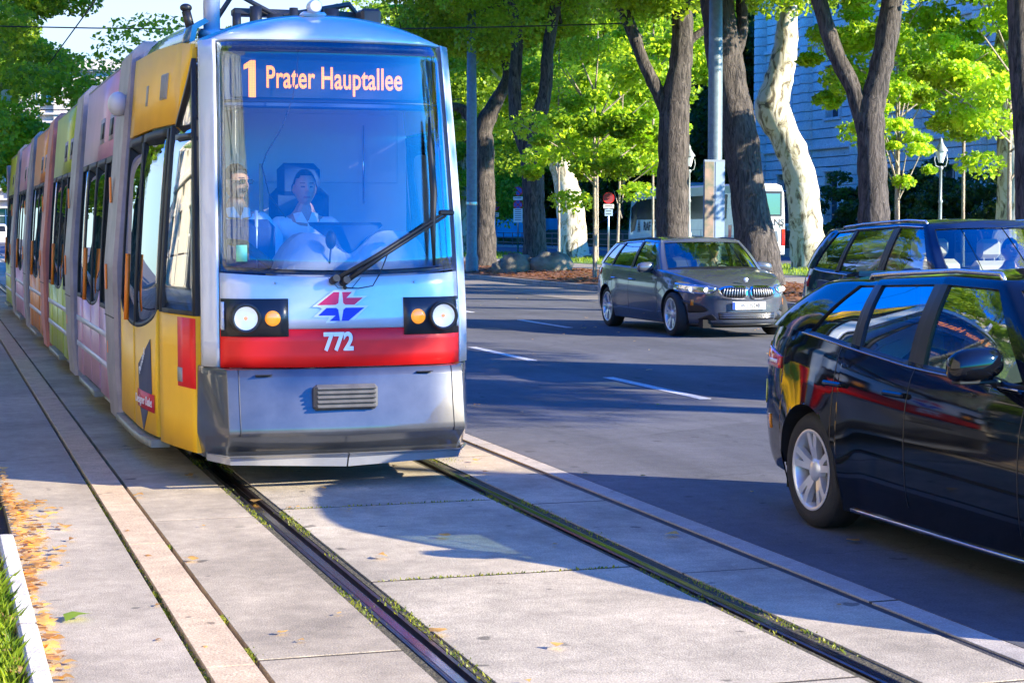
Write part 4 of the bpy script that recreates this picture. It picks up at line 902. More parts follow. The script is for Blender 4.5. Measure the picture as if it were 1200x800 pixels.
for sd in (-1, 1):
    b = MB(); i0, i1 = 28, 63; b.tube([c3.GP(c[2], .95, .004, sd) for c in c3.gcols[i0:i1 + 1]], .008, 6); b.tube([c3.skin(y, c3.belt(y) - .002, None, .006, sd) for y in lin(1.75, -.70, 26)], .007, 6); obj('window_chrome_strip', b, CHROME, c3.root)
    b = c3.sidepatch(1.80, 2.15, .98, 1.10, .008, .02, 8, 3, sd); obj('tail_light', b, REDL, c3.root)
    b = c3.endpatch(*sorted((sd * .45, sd * .85)), .74, .84, True, .006, .01, 8, 3); obj('headlight', b, MATS['lamp_interior'], c3.root)
b = c3.endpatch(-.38, .38, .45, .80, True, .006, .01, 8, 3); obj('grille', b, GR, c3.root)
c3.plate('W 58 TR', .38, True)
# ------------------------------------------------------------------ trees
def leaf_mat(name, c1, c2, trans=.5, sc=.6):
    m = bpy.data.materials.new(name); m.use_nodes = True; t = m.node_tree; t.nodes.clear()
    g = t.nodes.new('ShaderNodeNewGeometry'); n = t.nodes.new('ShaderNodeTexNoise'); n.inputs['Scale'].default_value = sc; n.inputs['Detail'].default_value = 4
    t.links.new(g.outputs['Position'], n.inputs['Vector'])
    w = t.nodes.new('ShaderNodeTexWhiteNoise'); w.noise_dimensions = '1D'; t.links.new(g.outputs['Random Per Island'], w.inputs['W'])
    a = t.nodes.new('ShaderNodeMath'); a.operation = 'MULTIPLY_ADD'; a.inputs[1].default_value = .45; t.links.new(w.outputs[0], a.inputs[0]); s = t.nodes.new('ShaderNodeMath'); s.operation = 'MULTIPLY_ADD'; s.inputs[1].default_value = 1.6; s.inputs[2].default_value = -.50
    t.links.new(n.outputs['Fac'], s.inputs[0]); t.links.new(s.outputs[0], a.inputs[2])
    r = t.nodes.new('ShaderNodeValToRGB'); r.color_ramp.elements[0].color = (*c1, 1); r.color_ramp.elements[1].color = (*c2, 1); r.color_ramp.elements[0].position = .15; r.color_ramp.elements[1].position = .85; t.links.new(a.outputs[0], r.inputs[0])
    d = t.nodes.new('ShaderNodeBsdfPrincipled'); d.inputs['Roughness'].default_value = .45; d.inputs['Specular IOR Level'].default_value = .35; t.links.new(r.outputs[0], d.inputs['Base Color'])
    tl = t.nodes.new('ShaderNodeBsdfTranslucent'); br = t.nodes.new('ShaderNodeVectorMath'); br.operation = 'MULTIPLY'; br.inputs[1].default_value = (4.0, 3.3, 1.6); t.links.new(r.outputs[0], br.inputs[0]); t.links.new(br.outputs[0], tl.inputs[0])
    mx = t.nodes.new('ShaderNodeMixShader'); mx.inputs[0].default_value = trans; t.links.new(d.outputs[0], mx.inputs[1]); t.links.new(tl.outputs[0], mx.inputs[2])
    o = t.nodes.new('ShaderNodeOutputMaterial'); t.links.new(mx.outputs[0], o.inputs[0]); MATS[name] = m; return m
LEAF_A = leaf_mat('leaf_bright', (.07, .14, .012), (.22, .34, .035), .5)
LEAF_Y = leaf_mat('leaf_young', (.09, .18, .015), (.26, .40, .04), .5)
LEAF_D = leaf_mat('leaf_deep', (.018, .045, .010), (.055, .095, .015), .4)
def bark(name, c1, c2, kind='ridge'):
    m = bpy.data.materials.new(name); m.use_nodes = True; t = m.node_tree; b = t.nodes['Principled BSDF']; b.inputs['Roughness'].default_value = .9
    g = t.nodes.new('ShaderNodeTexCoord'); mp = t.nodes.new('ShaderNodeMapping'); t.links.new(g.outputs['Object'], mp.inputs[0])
    r = t.nodes.new('ShaderNodeValToRGB'); r.color_ramp.elements[0].color = (*c1, 1); r.color_ramp.elements[1].color = (*c2, 1)
    if kind == 'ridge':
        mp.inputs['Scale'].default_value = (11, 11, 2.2); n = t.nodes.new('ShaderNodeTexNoise'); n.inputs['Scale'].default_value = 1.0; n.inputs['Detail'].default_value = 6; n.inputs['Roughness'].default_value = .7; n.inputs['Distortion'].default_value = 1.3
        r.color_ramp.elements[0].position = .38; r.color_ramp.elements[1].position = .62; dist = .09
    else:
        mp.inputs['Scale'].default_value = (2.6, 2.6, 1.3); n = t.nodes.new('ShaderNodeTexNoise'); n.inputs['Scale'].default_value = 1.0; n.inputs['Detail'].default_value = 9; n.inputs['Roughness'].default_value = .62; n.inputs['Distortion'].default_value = 1.6
        r.color_ramp.elements[0].position = .44; r.color_ramp.elements[1].position = .52; e = r.color_ramp.elements.new(.40); e.color = (.12, .10, .07, 1); e2 = r.color_ramp.elements.new(.47); e2.color = (c1[0] * .8 + c2[0] * .2, c1[1] * .8 + c2[1] * .2, c1[2], 1); dist = .03
    t.links.new(mp.outputs[0], n.inputs['Vector']); t.links.new(n.outputs['Fac'], r.inputs[0]); t.links.new(r.outputs[0], b.inputs['Base Color'])
    bp = t.nodes.new('ShaderNodeBump'); bp.inputs['Strength'].default_value = 1.0; bp.inputs['Distance'].default_value = dist; t.links.new(n.outputs['Fac'], bp.inputs['Height']); t.links.new(bp.outputs[0], b.inputs['Normal'])
    MATS[name] = m; return m
BARK_E = bark('elm_bark', (.018, .015, .015), (.135, .115, .105)); BARK_P = bark('plane_bark', (.36, .32, .24), (.60, .56, .48), 'plane'); BARK_S = bark('sapling_bark', (.28, .23, .18), (.5, .44, .36))
def crown_mesh(name, seed, n, R_, clumps, leaf, m, hole=.25, squash=1.0, flat=0.0):
    rg = np.random.default_rng(seed); c = []
    while len(c) < clumps:
        p = rg.uniform(-1, 1, 3); d = np.linalg.norm(p)
        if d < 1 and d > hole * rg.uniform(.4, 1.6): c.append(p * np.array(R_))
    c = np.array(c); sz = rg.uniform(.45, 1.25, clumps)[:, None] * min(R_) * .26
    idx = rg.integers(0, clumps, n); v = rg.normal(size=(n, 3)); v /= np.linalg.norm(v, axis=1)[:, None]
    rad = rg.uniform(.15, 1, (n, 1)) ** .5
    P = c[idx] + v * rad * sz[idx] * np.array([1.15, 1.15, .62 * squash]); P[:, 2] -= .25 * (rad[:, 0] ** 2) * sz[idx][:, 0] * .6
    nrm = rg.normal(size=(n, 3)) * .9 + np.array([0, 0, .8]) + v * .4; nrm /= np.linalg.norm(nrm, axis=1)[:, None]
    a = np.cross(nrm, rg.normal(size=(n, 3))); a /= np.linalg.norm(a, axis=1)[:, None]; b = np.cross(nrm, a)
    L = leaf * rg.uniform(.65, 1.35, (n, 1))
    # five-point leaf folded a little along its midrib
    q = [a * L * .55, a * L * .12 + b * L * .40 - nrm * L * .10, -a * L * .50 + b * L * .05, a * L * .12 - b * L * .40 - nrm * L * .10]
    V = np.stack([P + k for k in q], 1).reshape(-1, 3)
    me = bpy.data.meshes.new(name); me.vertices.add(n * 4); me.vertices.foreach_set('co', V.ravel().astype(np.float32)); me.loops.add(n * 4); me.loops.foreach_set('vertex_index', np.arange(n * 4, dtype=np.int32))
    me.polygons.add(n); me.polygons.foreach_set('loop_start', np.arange(0, n * 4, 4, dtype=np.int32)); me.polygons.foreach_set('loop_total', np.full(n, 4, np.int32)); me.materials.append(m); me.update(); me.validate(); return me, c
CR = {}
CR['elm1'] = crown_mesh('crown_elm', 1, 42000, (5.2, 5.2, 3.9), 62, .135, LEAF_A, hole=.42)
CR['elm2'] = crown_mesh('crown_elm', 2, 42000, (5.0, 5.4, 4.2), 60, .14, LEAF_A, hole=.42)
CR['plane'] = crown_mesh('crown_plane', 3, 42000, (6.2, 6.2, 4.8), 80, .19, LEAF_A)
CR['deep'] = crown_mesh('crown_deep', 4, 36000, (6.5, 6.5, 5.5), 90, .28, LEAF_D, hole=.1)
CR['young'] = crown_mesh('crown_young', 5, 13000, (2.1, 2.1, 2.3), 42, .13, LEAF_Y)
CR['slim'] = crown_mesh('crown_slim', 6, 3600, (.9, .9, 1.6), 26, .12, LEAF_Y)
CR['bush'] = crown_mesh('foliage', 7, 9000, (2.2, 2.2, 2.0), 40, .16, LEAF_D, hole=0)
def trunk_obj(paths, m, parent, n=20, rough=.07, seed=0):
    random.seed(seed); b = MB()
    for pts, rad in paths:
        # resample smooth
        pp = []; rr = []
        for i in range(len(pts) - 1):
            k = 5
            for j in range(k):
                t = j / k; p0 = Vector(pts[max(0, i - 1)]); p1 = Vector(pts[i]); p2 = Vector(pts[i + 1]); p3 = Vector(pts[min(len(pts) - 1, i + 2)])
                pp.append(.5 * ((2 * p1) + (p2 - p0) * t + (2 * p0 - 5 * p1 + 4 * p2 - p3) * t * t + (3 * p1 - p0 - 3 * p2 + p3) * t ** 3)); rr.append((rad[i] + (rad[i + 1] - rad[i]) * t) * (1 + random.uniform(-rough, rough)))
        pp.append(Vector(pts[-1])); rr.append(rad[-1])
        b.tube(pp, rr, n, 0, True, True, jit=rough * .6)
    return obj('trunk', b, m, parent)
def tree(base, main, limbs, crowns, bm, label, name='street_tree', group=None, seed=0, nlimb=10):
    """main: list of (point, radius); limbs: same; crowns: (key, centre, scale, rot)"""
    root = empty(name, base, label=label, cat='tree', group=group); B = Vector(base); random.seed(seed)
    paths = [([Vector(p) - B for p, r in pl], [r for p, r in pl]) for pl in [main] + limbs]
    top = [Vector(pl[-1][0]) - B for pl in ([main] + limbs)]
    for key, c, s, rz in crowns:
        me, cl = CR[key]; ls = Vector(c) - B
        for k in range(nlimb):
            q = cl[random.randrange(len(cl))]; a = rz; w = Vector(((q[0] * cos(a) - q[1] * sin(a)) * s, (q[0] * sin(a) + q[1] * cos(a)) * s, q[2] * s)) + ls
            st = min(top, key=lambda t_: (t_ - w).length); r0 = (paths[top.index(st)][1][-1]) * .55
            mid = st.lerp(w, .5) + Vector((0, 0, -.12 * (w - st).length)); paths.append(([st, mid, w], [r0, r0 * .6, r0 * .15]))
    trunk_obj(paths, bm, root, seed=seed)
    for key, c, s, rz in crowns:
        o = bpy.data.objects.new('crown', CR[key][0]); COL.objects.link(o); o.parent = root; o.location = Vector(c) - B; o.scale = (s, s, s); o.rotation_euler = (0, 0, rz)
    return root
def pl(Z, *ps): return [(at(x, y, Z), r * Z / 2150.) for x, y, r in ps]
G1 = 'large dark-barked street trees in the mulch bed'
def crowns_at(x, y, z0, key='elm1', s=1.0, seed=1):
    random.seed(seed * 7 + 3)
    return [(key, (x + random.uniform(-.6, .6), y + random.uniform(-.6, .6), z0 + 4.4 * s), s, random.uniform(0, 6)), ('elm2' if key == 'elm1' else key, (x + random.uniform(-1, 1), y + random.uniform(-1, 1), z0 + 8.2 * s), s, random.uniform(0, 6))]
rows = []
# 1: left-most trunk next to the tram
Z = 64.5; tree((*at(567, 312, Z)[:2], .1), pl(Z, (568, 320, 19), (567, 300, 15), (567, 240, 13), (567, 180, 12), (567, 150, 11.5), (582, 118, 8.5), (595, 92, 7), (592, 60, 6), (585, 0, 5)), [pl(Z, (568, 165, 8), (545, 130, 6), (520, 122, 4), (500, 100, 3))], crowns_at(17.6, 61.6, 7.2, seed=1), BARK_E, 'leftmost large dark trunk, beside the grey pole and nearest the tram', group=G1, seed=1)
Z = 58.9; tree((*at(628, 315, Z)[:2], .15), pl(Z, (628, 322, 19), (627, 303, 14.5), (626, 250, 13), (624, 200, 12.5), (623, 172, 12.5), (632, 138, 9), (640, 100, 8), (642, 60, 7), (652, 0, 6)), [pl(Z, (622, 188, 8.5), (606, 145, 8), (603, 100, 7), (606, 50, 7), (600, 0, 6))], crowns_at(17.9, 55.9, 7.0, 'elm2', seed=2), BARK_E, 'dark tree forking in a V, with two boulders at the foot of its trunk', group=G1, seed=2)
Z = 48.0; tree((*at(790, 335, Z)[:2], .15), pl(Z, (790, 340, 25), (789, 320, 21), (788, 250, 19), (789, 190, 18), (791, 125, 17), (797, 80, 14), (800, 40, 12), (798, -30, 11)), [pl(Z, (787, 150, 8), (772, 110, 8), (755, 75, 7.5), (738, 30, 7), (715, -20, 6)), pl(Z, (798, 60, 6), (812, 45, 5), (830, 33, 4))], crowns_at(18.2, 44.5, 6.9, seed=3), BARK_E, 'dark tree with a thin left limb, its trunk in front of the coach side', group=G1, seed=3)
Z = 43.2; tree((*at(890, 340, Z)[:2], .15), pl(Z, (893, 345, 33), (889, 310, 26), (880, 250, 22), (868, 170, 21), (855, 100, 21), (843, 30, 20), (838, -40, 18)), [pl(Z, (858, 70, 9), (870, 35, 7), (868, 0, 6))], crowns_at(18.0, 39.0, 6.6, 'elm2', seed=4), BARK_E, 'thickest dark trunk, leaning left in front of the rear end of the coach', group=G1, seed=4)
Z = 37.8; tree((*at(1025, 340, Z)[:2], .15), pl(Z, (1027, 360, 24), (1025, 310, 20), (1024, 250, 18), (1022, 190, 17), (1020, 138, 16.5), (1029, 95, 14), (1040, 40, 13), (1050, -40, 12)), [pl(Z, (1017, 165, 10.5), (1000, 105, 10), (978, 60, 9.5), (960, 0, 9), (950, -50, 8))], crowns_at(18.2, 33.8, 6.3, seed=5), BARK_E, 'dark tree splitting into a wide V above the dark blue car', group=G1, seed=5)
Z = 32.6; tree((*at(1204, 360, Z)[:2], .15), pl(Z, (1212, 370, 26), (1209, 250, 18), (1203, 130, 16), (1197, 60, 15), (1195, -30, 14)), [], crowns_at(18.6, 28.0, 6.5, 'elm2', seed=6), BARK_E, 'dark trunk cut by the right edge of the picture at the top', group=G1, seed=6)
for k, (x, y, z0) in enumerate(((18.6, 22.5, 6.8), (18.6, 11.0, 6.4), (18.4, 5.2, 6.8))):
    tree((x, y, .15), [((x, y, .1), .45), ((x + .1, y, 2.5), .36), ((x - .1, y + .2, 5), .32), ((x, y, 7.5), .25)], [[((x, y + .1, 4.6), .2), ((x - .8, y + .6, 6.5), .15), ((x - 1.6, y + 1, 8.2), .1)]], crowns_at(x, y, z0, 'elm1' if k % 2 else 'elm2', seed=10 + k)[:1], BARK_E, 'dark street tree of the same bed, out of sight beyond the right edge', group='street trees beyond the right edge', seed=10 + k)
tree((18.7, -.8, .15), [((18.7, -.8, .1), .3), ((18.7, -.8, 3), .2), ((18.6, -.9, 6), .14), ((18.6, -.9, 9.2), .08)], [], [('young', (18.6, -1.0, 9.9), .60, 1.0)], BARK_E, 'tall thin street tree of the same bed, out of sight beside the camera', seed=19)  # added out of view; its crown keeps sun off the tram front
# plane trees on the lawn strip
Z = 87; tree((*at(672, 303, Z)[:2], .1), pl(Z, (674, 306, 21), (672, 297, 18), (670, 260, 17), (664, 220, 15), (655, 180, 13), (648, 150, 12), (640, 100, 10)), [pl(Z, (655, 185, 7), (645, 150, 6), (620, 120, 5))], [('plane', (28, 84, 9.5), 1.0, 1), ('plane', (27, 82, 14.5), 1.0, 3)], BARK_P, 'plane tree with peeling grey-green and white bark on the lawn, left of the saplings', name='plane_tree', seed=21)
Z = 63.8; tree((*at(948, 318, Z)[:2], .1), pl(Z, (951, 322, 27), (948, 305, 22), (944, 260, 19), (937, 205, 18), (920, 160, 18), (905, 128, 20), (911, 100, 17), (920, 60, 14), (923, 20, 12), (927, -30, 11)), [], [('plane', (29.5, 57.5, 14.2), 1.0, 2), ('plane', (31, 58, 18), 1.0, 5)], BARK_P, 'pale white-barked plane tree with a kinked trunk beside the coach', name='plane_tree', seed=22)
for k, (x, y, z0) in enumerate(((28.8, 100, 5.6), (29, 116, 5.6), (28.5, 134, 6), (29.5, 46, 11))):
    tree((x, y, .15), [((x, y, .1), .6), ((x + .2, y, 3), .48), ((x, y + .3, 6), .4), ((x + .3, y, 9), .3)], [], [('plane', (x, y, z0 + 1.5), 1.05, k * 1.3), ('plane', (x, y + 1, z0 + 6), 1.05, k * 2.1)], BARK_P, ('plane tree far down the lawn strip, %s of the far ones' % ('nearest', 'middle', 'last')[k]) if k < 3 else ('plane tree whose leaves fill the top %s' % ('right above the stone building',)[k - 3]), name='plane_tree', seed=30 + k)
# saplings
def sapling(px, v, gy, crown, label, rad=.07, name='young_tree', seed=1, lean=0, kind='young'):
    Zs = v / ((px - 600) * .9535 / 2150 + .3015); p = at(px, 300, Zs); x, y = p.x, p.y; root = empty(name, (x, y, .14), label=label, cat='tree', group=None)
    key = kind; cz, s = crown
    random.seed(seed); paths = [([Vector((0, 0, -.1)), Vector((lean * .3, 0, 1.2)), Vector((lean * .8, .05, cz - .5)), Vector((lean, 0, cz + 1.0 * s))], [rad, rad * .8, rad * .6, rad * .3])]
    cl = CR[key][1]
    for k in range(12):
        q = Vector(cl[random.randrange(len(cl))]) * s + Vector((lean, 0, cz)); st = Vector((lean * .9, 0, max(1.8, q.z - 1.2 * s))); paths.append(([st, st.lerp(q, .5), q], [rad * .4, rad * .3, rad * .12]))
    trunk_obj(paths, BARK_S, root, 8, .03, seed)
    o = bpy.data.objects.new('crown', CR[key][0]); COL.objects.link(o); o.parent = root; o.location = (lean, 0, cz); o.scale = (s, s, s); o.rotation_euler = (0, 0, seed * 1.7)
    return root
sapling(697, 17.4, 322, (4.3, 1.02), 'young tree with a bright crown and thin straight trunk just left of the grey car', seed=1)
sapling(722, 24.5, 315, (5.2, 1.15), 'young tree with a thin leaning trunk next to the red round sign', seed=2, lean=.25)
sapling(655, 24, 315, (7.2, 1.2), 'young tree whose crown shows between the V-forked tree and the saplings', seed=6)
sapling(700, 27.5, 315, (8.3, 1.7), 'tall bright young tree rising behind the sapling next to the red sign', seed=9)
sapling(765, 27.5, 315, (8.6, 1.5), 'tall bright young tree whose crown shows left of the trunk in front of the coach', seed=11)
sapling(1052, 23.5, 330, (4.0, 1.1), 'slim sapling with sparse yellow-green leaves right of the V-shaped trunk', seed=3, kind='slim', rad=.06)
sapling(1050, 26.5, 330, (6.9, 1.3), 'young tree with a yellow-green crown high behind the slim sapling', seed=8)
sapling(1182, 23.5, 330, (5.0, 1.0), 'young tree with a pale trunk near the right edge of the picture', seed=4)
sapling(1128, 29, 330, (6.4, 1.0), 'young tree behind the right lamp post', seed=5)
# trees on the tram side of the street (upper left)
for k, (x, y, s, z) in enumerate(((-1.6, 40, .85, 6.6), (-1.8, 52, 1.0, 7.3), (-1.5, 66, 1.05, 7.5), (-2.0, 84, 1.1, 8.0), (-1.0, 104, 1.2, 8.2), (-6.5, 15, .85, 7.6), (-6.8, 25, .9, 7.8))):
    tree((x, y, 0), [((x, y, -.1), .4), ((x, y, 2.5), .33), ((x + .2, y, 5), .28), ((x + .4, y, 7), .2)], [], [('elm1', (x + (2.0 if k < 2 else .2), y, z - (.6 if k < 2 else 0)), s, k), ('elm2', (x + (1.4 if k < 2 else 0), y, z + 3.4), s, k * 2)] if k != 9 else [], BARK_E, ['nearest street tree leaning over the tram roof at the upper left', 'second street tree over the tram roof at the upper left', 'third street tree behind the tram roof at the upper left', 'fourth street tree behind the tram roof at the upper left', 'farthest street tree behind the tram roof at the upper left', 'nearer pavement tree out of the picture to the left, mirrored in the car windows', 'farther pavement tree out of the picture to the left, mirrored in the car windows'][k], seed=50 + k, nlimb=8)
# wood of the park closing the background
k = 0
for (x, y, z, s) in ((52, 150, 5.5, 1.1), (50, 165, 6, 1.3), (58, 140, 6, 1.2), (60, 158, 7, 1.4), (49, 182, 6, 1.3), (45, 205, 7, 1.5), (62, 128, 6, 1.2), (66, 145, 8, 1.5), (56, 118, 5.5, 1.1), (64, 112, 7, 1.3), (52, 130, 5, 1.0), (40, 240, 8, 1.7), (70, 125, 9, 1.5), (56, 200, 8, 1.7)):
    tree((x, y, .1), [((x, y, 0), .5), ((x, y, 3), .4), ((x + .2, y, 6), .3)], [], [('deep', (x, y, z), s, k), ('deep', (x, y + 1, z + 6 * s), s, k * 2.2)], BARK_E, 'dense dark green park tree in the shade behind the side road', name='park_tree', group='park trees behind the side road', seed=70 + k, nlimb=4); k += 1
# shrubs before the stone building
k = 0
for (x, y, z, s) in ((46.5, 88, 2.0, 1.2), (47, 84, 1.9, 1.25), (46.8, 80, 2.2, 1.3), (46.5, 76.2, 1.8, 1.15), (47, 72.5, 2.0, 1.2), (46.6, 69, 1.7, 1.0), (46.8, 65.2, 1.8, 1.0), (47, 62, 1.6, 1.0)):
    root = empty('shrub', (x, y, .14), label='dense dark shrub, %s from the left in the row before the stone building' % ('first', 'second', 'third', 'fourth', 'fifth', 'sixth', 'seventh', 'eighth')[k], cat='shrub', group='shrubs before the stone building')
    o = bpy.data.objects.new('foliage', CR['bush'][0]); COL.objects.link(o); o.parent = root; o.location = (0, 0, z); o.scale = (s, s, s); o.rotation_euler = (0, 0, k * 1.1)
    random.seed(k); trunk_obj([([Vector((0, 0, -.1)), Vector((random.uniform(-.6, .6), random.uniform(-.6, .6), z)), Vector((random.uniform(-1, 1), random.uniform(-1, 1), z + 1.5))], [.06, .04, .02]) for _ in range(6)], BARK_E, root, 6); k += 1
# hedge
b = MB(); b.box((48.5, 132, .75), (1.2, 78, 1.3), bevel=.2); 
hd = obj('hedge', b, mat('hedge_green', (.020, .045, .012), .9, noise=.7, nscale=9, bump=1.0, bscale=14), label='low clipped hedge along the far side of the side road', cat='hedge')
# boulders
for px, rr, lb in ((604, (.62, .45, .50), 'grey boulder left of the V-forked tree trunk'), (646, (.72, .5, .52), 'larger pale boulder right of the V-forked tree trunk'), (588, (.35, .3, .26), 'small low stone at the left end of the boulders')):
    Zb = 57.4; p = at(px, 312, Zb); random.seed(int(px)); b = MB(); rows = []
    n = 10; hs = [[random.uniform(.82, 1.12) for _ in range(2 * n)] for _ in range(n + 1)]
    for i in range(n + 1):
        rows.append([Vector((rr[0] * sin(pi * i / n) * cos(pi * j / n), rr[1] * sin(pi * i / n) * sin(pi * j / n), rr[2] * cos(pi * i / n))) * (hs[i][j] if 0 < i < n else 1) for j in range(2 * n)])
    b.grid(rows, 0, True, closev=True); obj('boulder', b, mat('boulder_stone', (.20, .18, .14), .9, noise=.5, nscale=3, bump=.8, bscale=12), None, (p.x, p.y, .30), label=lb, cat='boulder')
# ------------------------------------------------------------------ street furniture
POLE = mat('pole_blue_grey', (.16, .22, .26), .5, .2, noise=.3, nscale=8); LAMPG = mat('lamp_post_green_grey', (.30, .34, .34), .45, .3, noise=.2)
def zat(px, v): return v / ((px - 600) * .9535 / 2150 + .3015)
def pole(px, v, r, h, label):
    Zp = zat(px, v); p = at(px, 300, Zp); root = empty('street_pole', (p.x, p.y, .12), label=label, cat='pole')
    b = MB(); b.lathe([(r * 1.25, -.1), (r * 1.25, .5), (r, .62), (r, h * .5), (r * .8, h), (0, h)], (0, 0, 0), 'z', 20); obj('mast', b, POLE, root); b = MB(); b.lathe([(r * 1.06, 2.2), (r * 1.1, 2.25), (r * 1.06, 2.3)], (0, 0, 0), 'z', 20); obj('band', b, STEEL, root); return root
pole(553, 16.8, .17, 9.0, 'tall blue-grey steel mast just right of the tram'); pb = pole(837, 17.2, .165, 9.5, 'tall blue-grey steel mast carrying a poster panel between two dark trunks')
b = MB(); b.box((-.10, -.19, 2.05), (.52, .05, 1.95), bevel=.01); pn = obj('poster_frame', b, mat('panel_grey_blue', (.16, .20, .26), .5), pb)
b = MB(); b.box((-.235, -.222, 2.05), (.22, .01, 1.85)); obj('poster_picture', b, mat('poster_colours', (.22, .13, .10), .5, noise=.8, nscale=3.0, dark=(.03, .08, .04)), pn)
b = MB(); b.box((.03, -.222, 2.05), (.22, .01, 1.85)); obj('poster_strip', b, mat('poster_pale', (.22, .30, .42), .35, noise=.15, nscale=20), pn)
def lamp(px, v, h, label):
    Zp = zat(px, v); p = at(px, 300, Zp); root = empty('street_lamp', (p.x, p.y, .13), label=label, cat='street lamp', group='old lantern lamp posts')
    k = h / 4.3; b = MB(); b.lathe([(.17 * k, -.1), (.17 * k, .25 * k), (.11 * k, .35 * k), (.13 * k, .6 * k), (.075 * k, .8 * k), (.10 * k, 1.25 * k), (.055 * k, 1.35 * k), (.05 * k, 2.3 * k), (.075 * k, 2.36 * k), (.045 * k, 2.42 * k), (.04 * k, 3.3 * k), (.08 * k, 3.36 * k), (.04 * k, 3.42 * k)], (0, 0, 0), 'z', 16)
    for sd in (-1, 1): b.tube([(0, 0, 3.38 * k), (sd * .17 * k, 0, 3.42 * k), (sd * .22 * k, 0, 3.6 * k), (sd * .20 * k, 0, 3.78 * k)], .016 * k, 8)
    obj('post', b, LAMPG, root)
    b = MB(); b.lathe([(.07 * k, 3.52 * k), (.17 * k, 3.86 * k), (.18 * k, 3.88 * k)], (0, 0, 0), 'z', 8, 0, False); obj('lantern_glass', b, mat('lantern_white', (.75, .8, .82), .25), root)
    b = MB(); b.lathe([(.205 * k, 3.86 * k), (.20 * k, 3.90 * k), (.10 * k, 4.05 * k), (.06 * k, 4.12 * k), (.05 * k, 4.2 * k), (0, 4.3 * k)], (0, 0, 0), 'z', 16); obj('lantern_cap', b, LAMPG, root)
lamp(807, 25, 4.35, 'old lantern lamp post in front of the coach, left of the mast'); lamp(1101, 27, 4.0, 'old lantern lamp post right of the V-shaped trunk')
SB_ = mat('sign_blue', (.02, .08, .45), .4); SR_ = mat('sign_red', (.60, .02, .03), .4); SW_ = mat('sign_white', (.75, .75, .78), .4)
def sign_post(px, v, h, items, label, turn=-.3):
    Zp = zat(px, v); p = at(px, 300, Zp); root = empty('road_sign', (p.x, p.y, .14), turn, label=label, cat='road sign')
    b = MB(); b.cyl((0, 0, -.1), (0, 0, h), .035, n=12); obj('post', b, STEEL, root)
    for it in items:
        z = it[1]
        if it[0] in ('nopark', 'nostop'):
            r = it[2]; b = MB(); b.lathe([(0, -.04), (r * .80, -.04), (r * .80, -.03)], (0, 0, z), 'y', 28, 0, False); b.lathe([(r * .8, -.043), (r, -.043), (r, -.03), (0, -.03)], (0, 0, z), 'y', 28, 1, False)
            for a in ([R(45)] if it[0] == 'nopark' else [R(45), R(-45)]): b.box((0, -.043, z), (r * 1.7, .006, r * .17), 1, rot=Matrix.Rotation(a, 3, 'Y'))
            obj('sign_disc', b, [SB_, SR_], root)
        elif it[0] == 'red':
            r = it[2]; b = MB(); b.lathe([(0, -.04), (r * .86, -.04), (r * .86, -.03)], (0, 0, z), 'y', 28, 0, False); b.lathe([(r * .86, -.043), (r, -.043), (r, -.03), (0, -.03)], (0, 0, z), 'y', 28, 1, False); obj('sign_disc', b, [mat('faded_red', (.30, .05, .07), .5), SR_], root)
        else:
            w, hh = it[2], it[3]; b = MB(); b.box((0, -.04, z), (w, .012, hh), bevel=.004); sp = obj('sign_plate', b, SW_ if it[0] == 'plate' else mat('plate_pale_blue', (.35, .5, .75), .4), root)
            b = MB()
            for q in range(max(1, int(hh / .12))): b.box((0, -.0475, z + hh / 2 - .07 - .11 * q), (w * .7, .003, .035))
            obj('sign_lines', b, mat('sign_ink', (.08, .08, .1), .5), sp)
sign_post(607, 30.5, 3.7, [('nopark', 3.42, .27), ('plate', 3.02, .52, .20), ('nostop', 2.68, .27), ('plate', 2.10, .50, .75)], 'post with two round blue and red no-stopping signs over white plates')
sign_post(580, 30.2, 3.0, [('nopark', 2.66, .31), ('plate', 2.16, .45, .24)], 'round blue and red sign half hidden behind the leftmost dark trunk')
sign_post(713, 24.8, 2.8, [('red', 2.58, .22), ('plate', 2.26, .40, .16), ('blue', 2.02, .30, .26)], 'round dark red sign over a white plate beside the leaning sapling')
# fence of the side road
fr = empty('metal_fence', (44.2, 0, 0), label='low dark metal railing along the far side of the side road', cat='fence')
b = MB()
for z in (.25, .62, 1.0): b.box((0, 130, z + .14), (.04, 70, .05))
obj('rail', b, mat('fence_steel', (.10, .10, .11), .5, .5), fr)
for k in range(29):
    b = MB(); b.box((0, 95.5 + 2.45 * k, .62), (.06, .06, 1.15)); obj('post', b, MATS['fence_steel'], fr)
f2 = empty('iron_fence', (43.9, 0, 0), label='dark iron picket fence before the stone building', cat='fence')
b = MB(); b.box((0, 78, .30), (.25, 40, .35), bevel=.02); obj('fence_base', b, MATS['grey_kerb'], f2)
b = MB()
for z in (.6, 1.25): b.box((0, 78, z), (.03, 40, .04))
for k in range(200): b.box((0, 58.1 + .2 * k, .93), (.022, .022, .95))
obj('pickets', b, mat('iron_black', (.02, .02, .022), .5), f2)
for k in range(7):
    b = MB(); b.box((0, 60 + 6 * k, .95), (.14, .14, 1.3), bevel=.02); obj('post', b, MATS['iron_black'], f2)
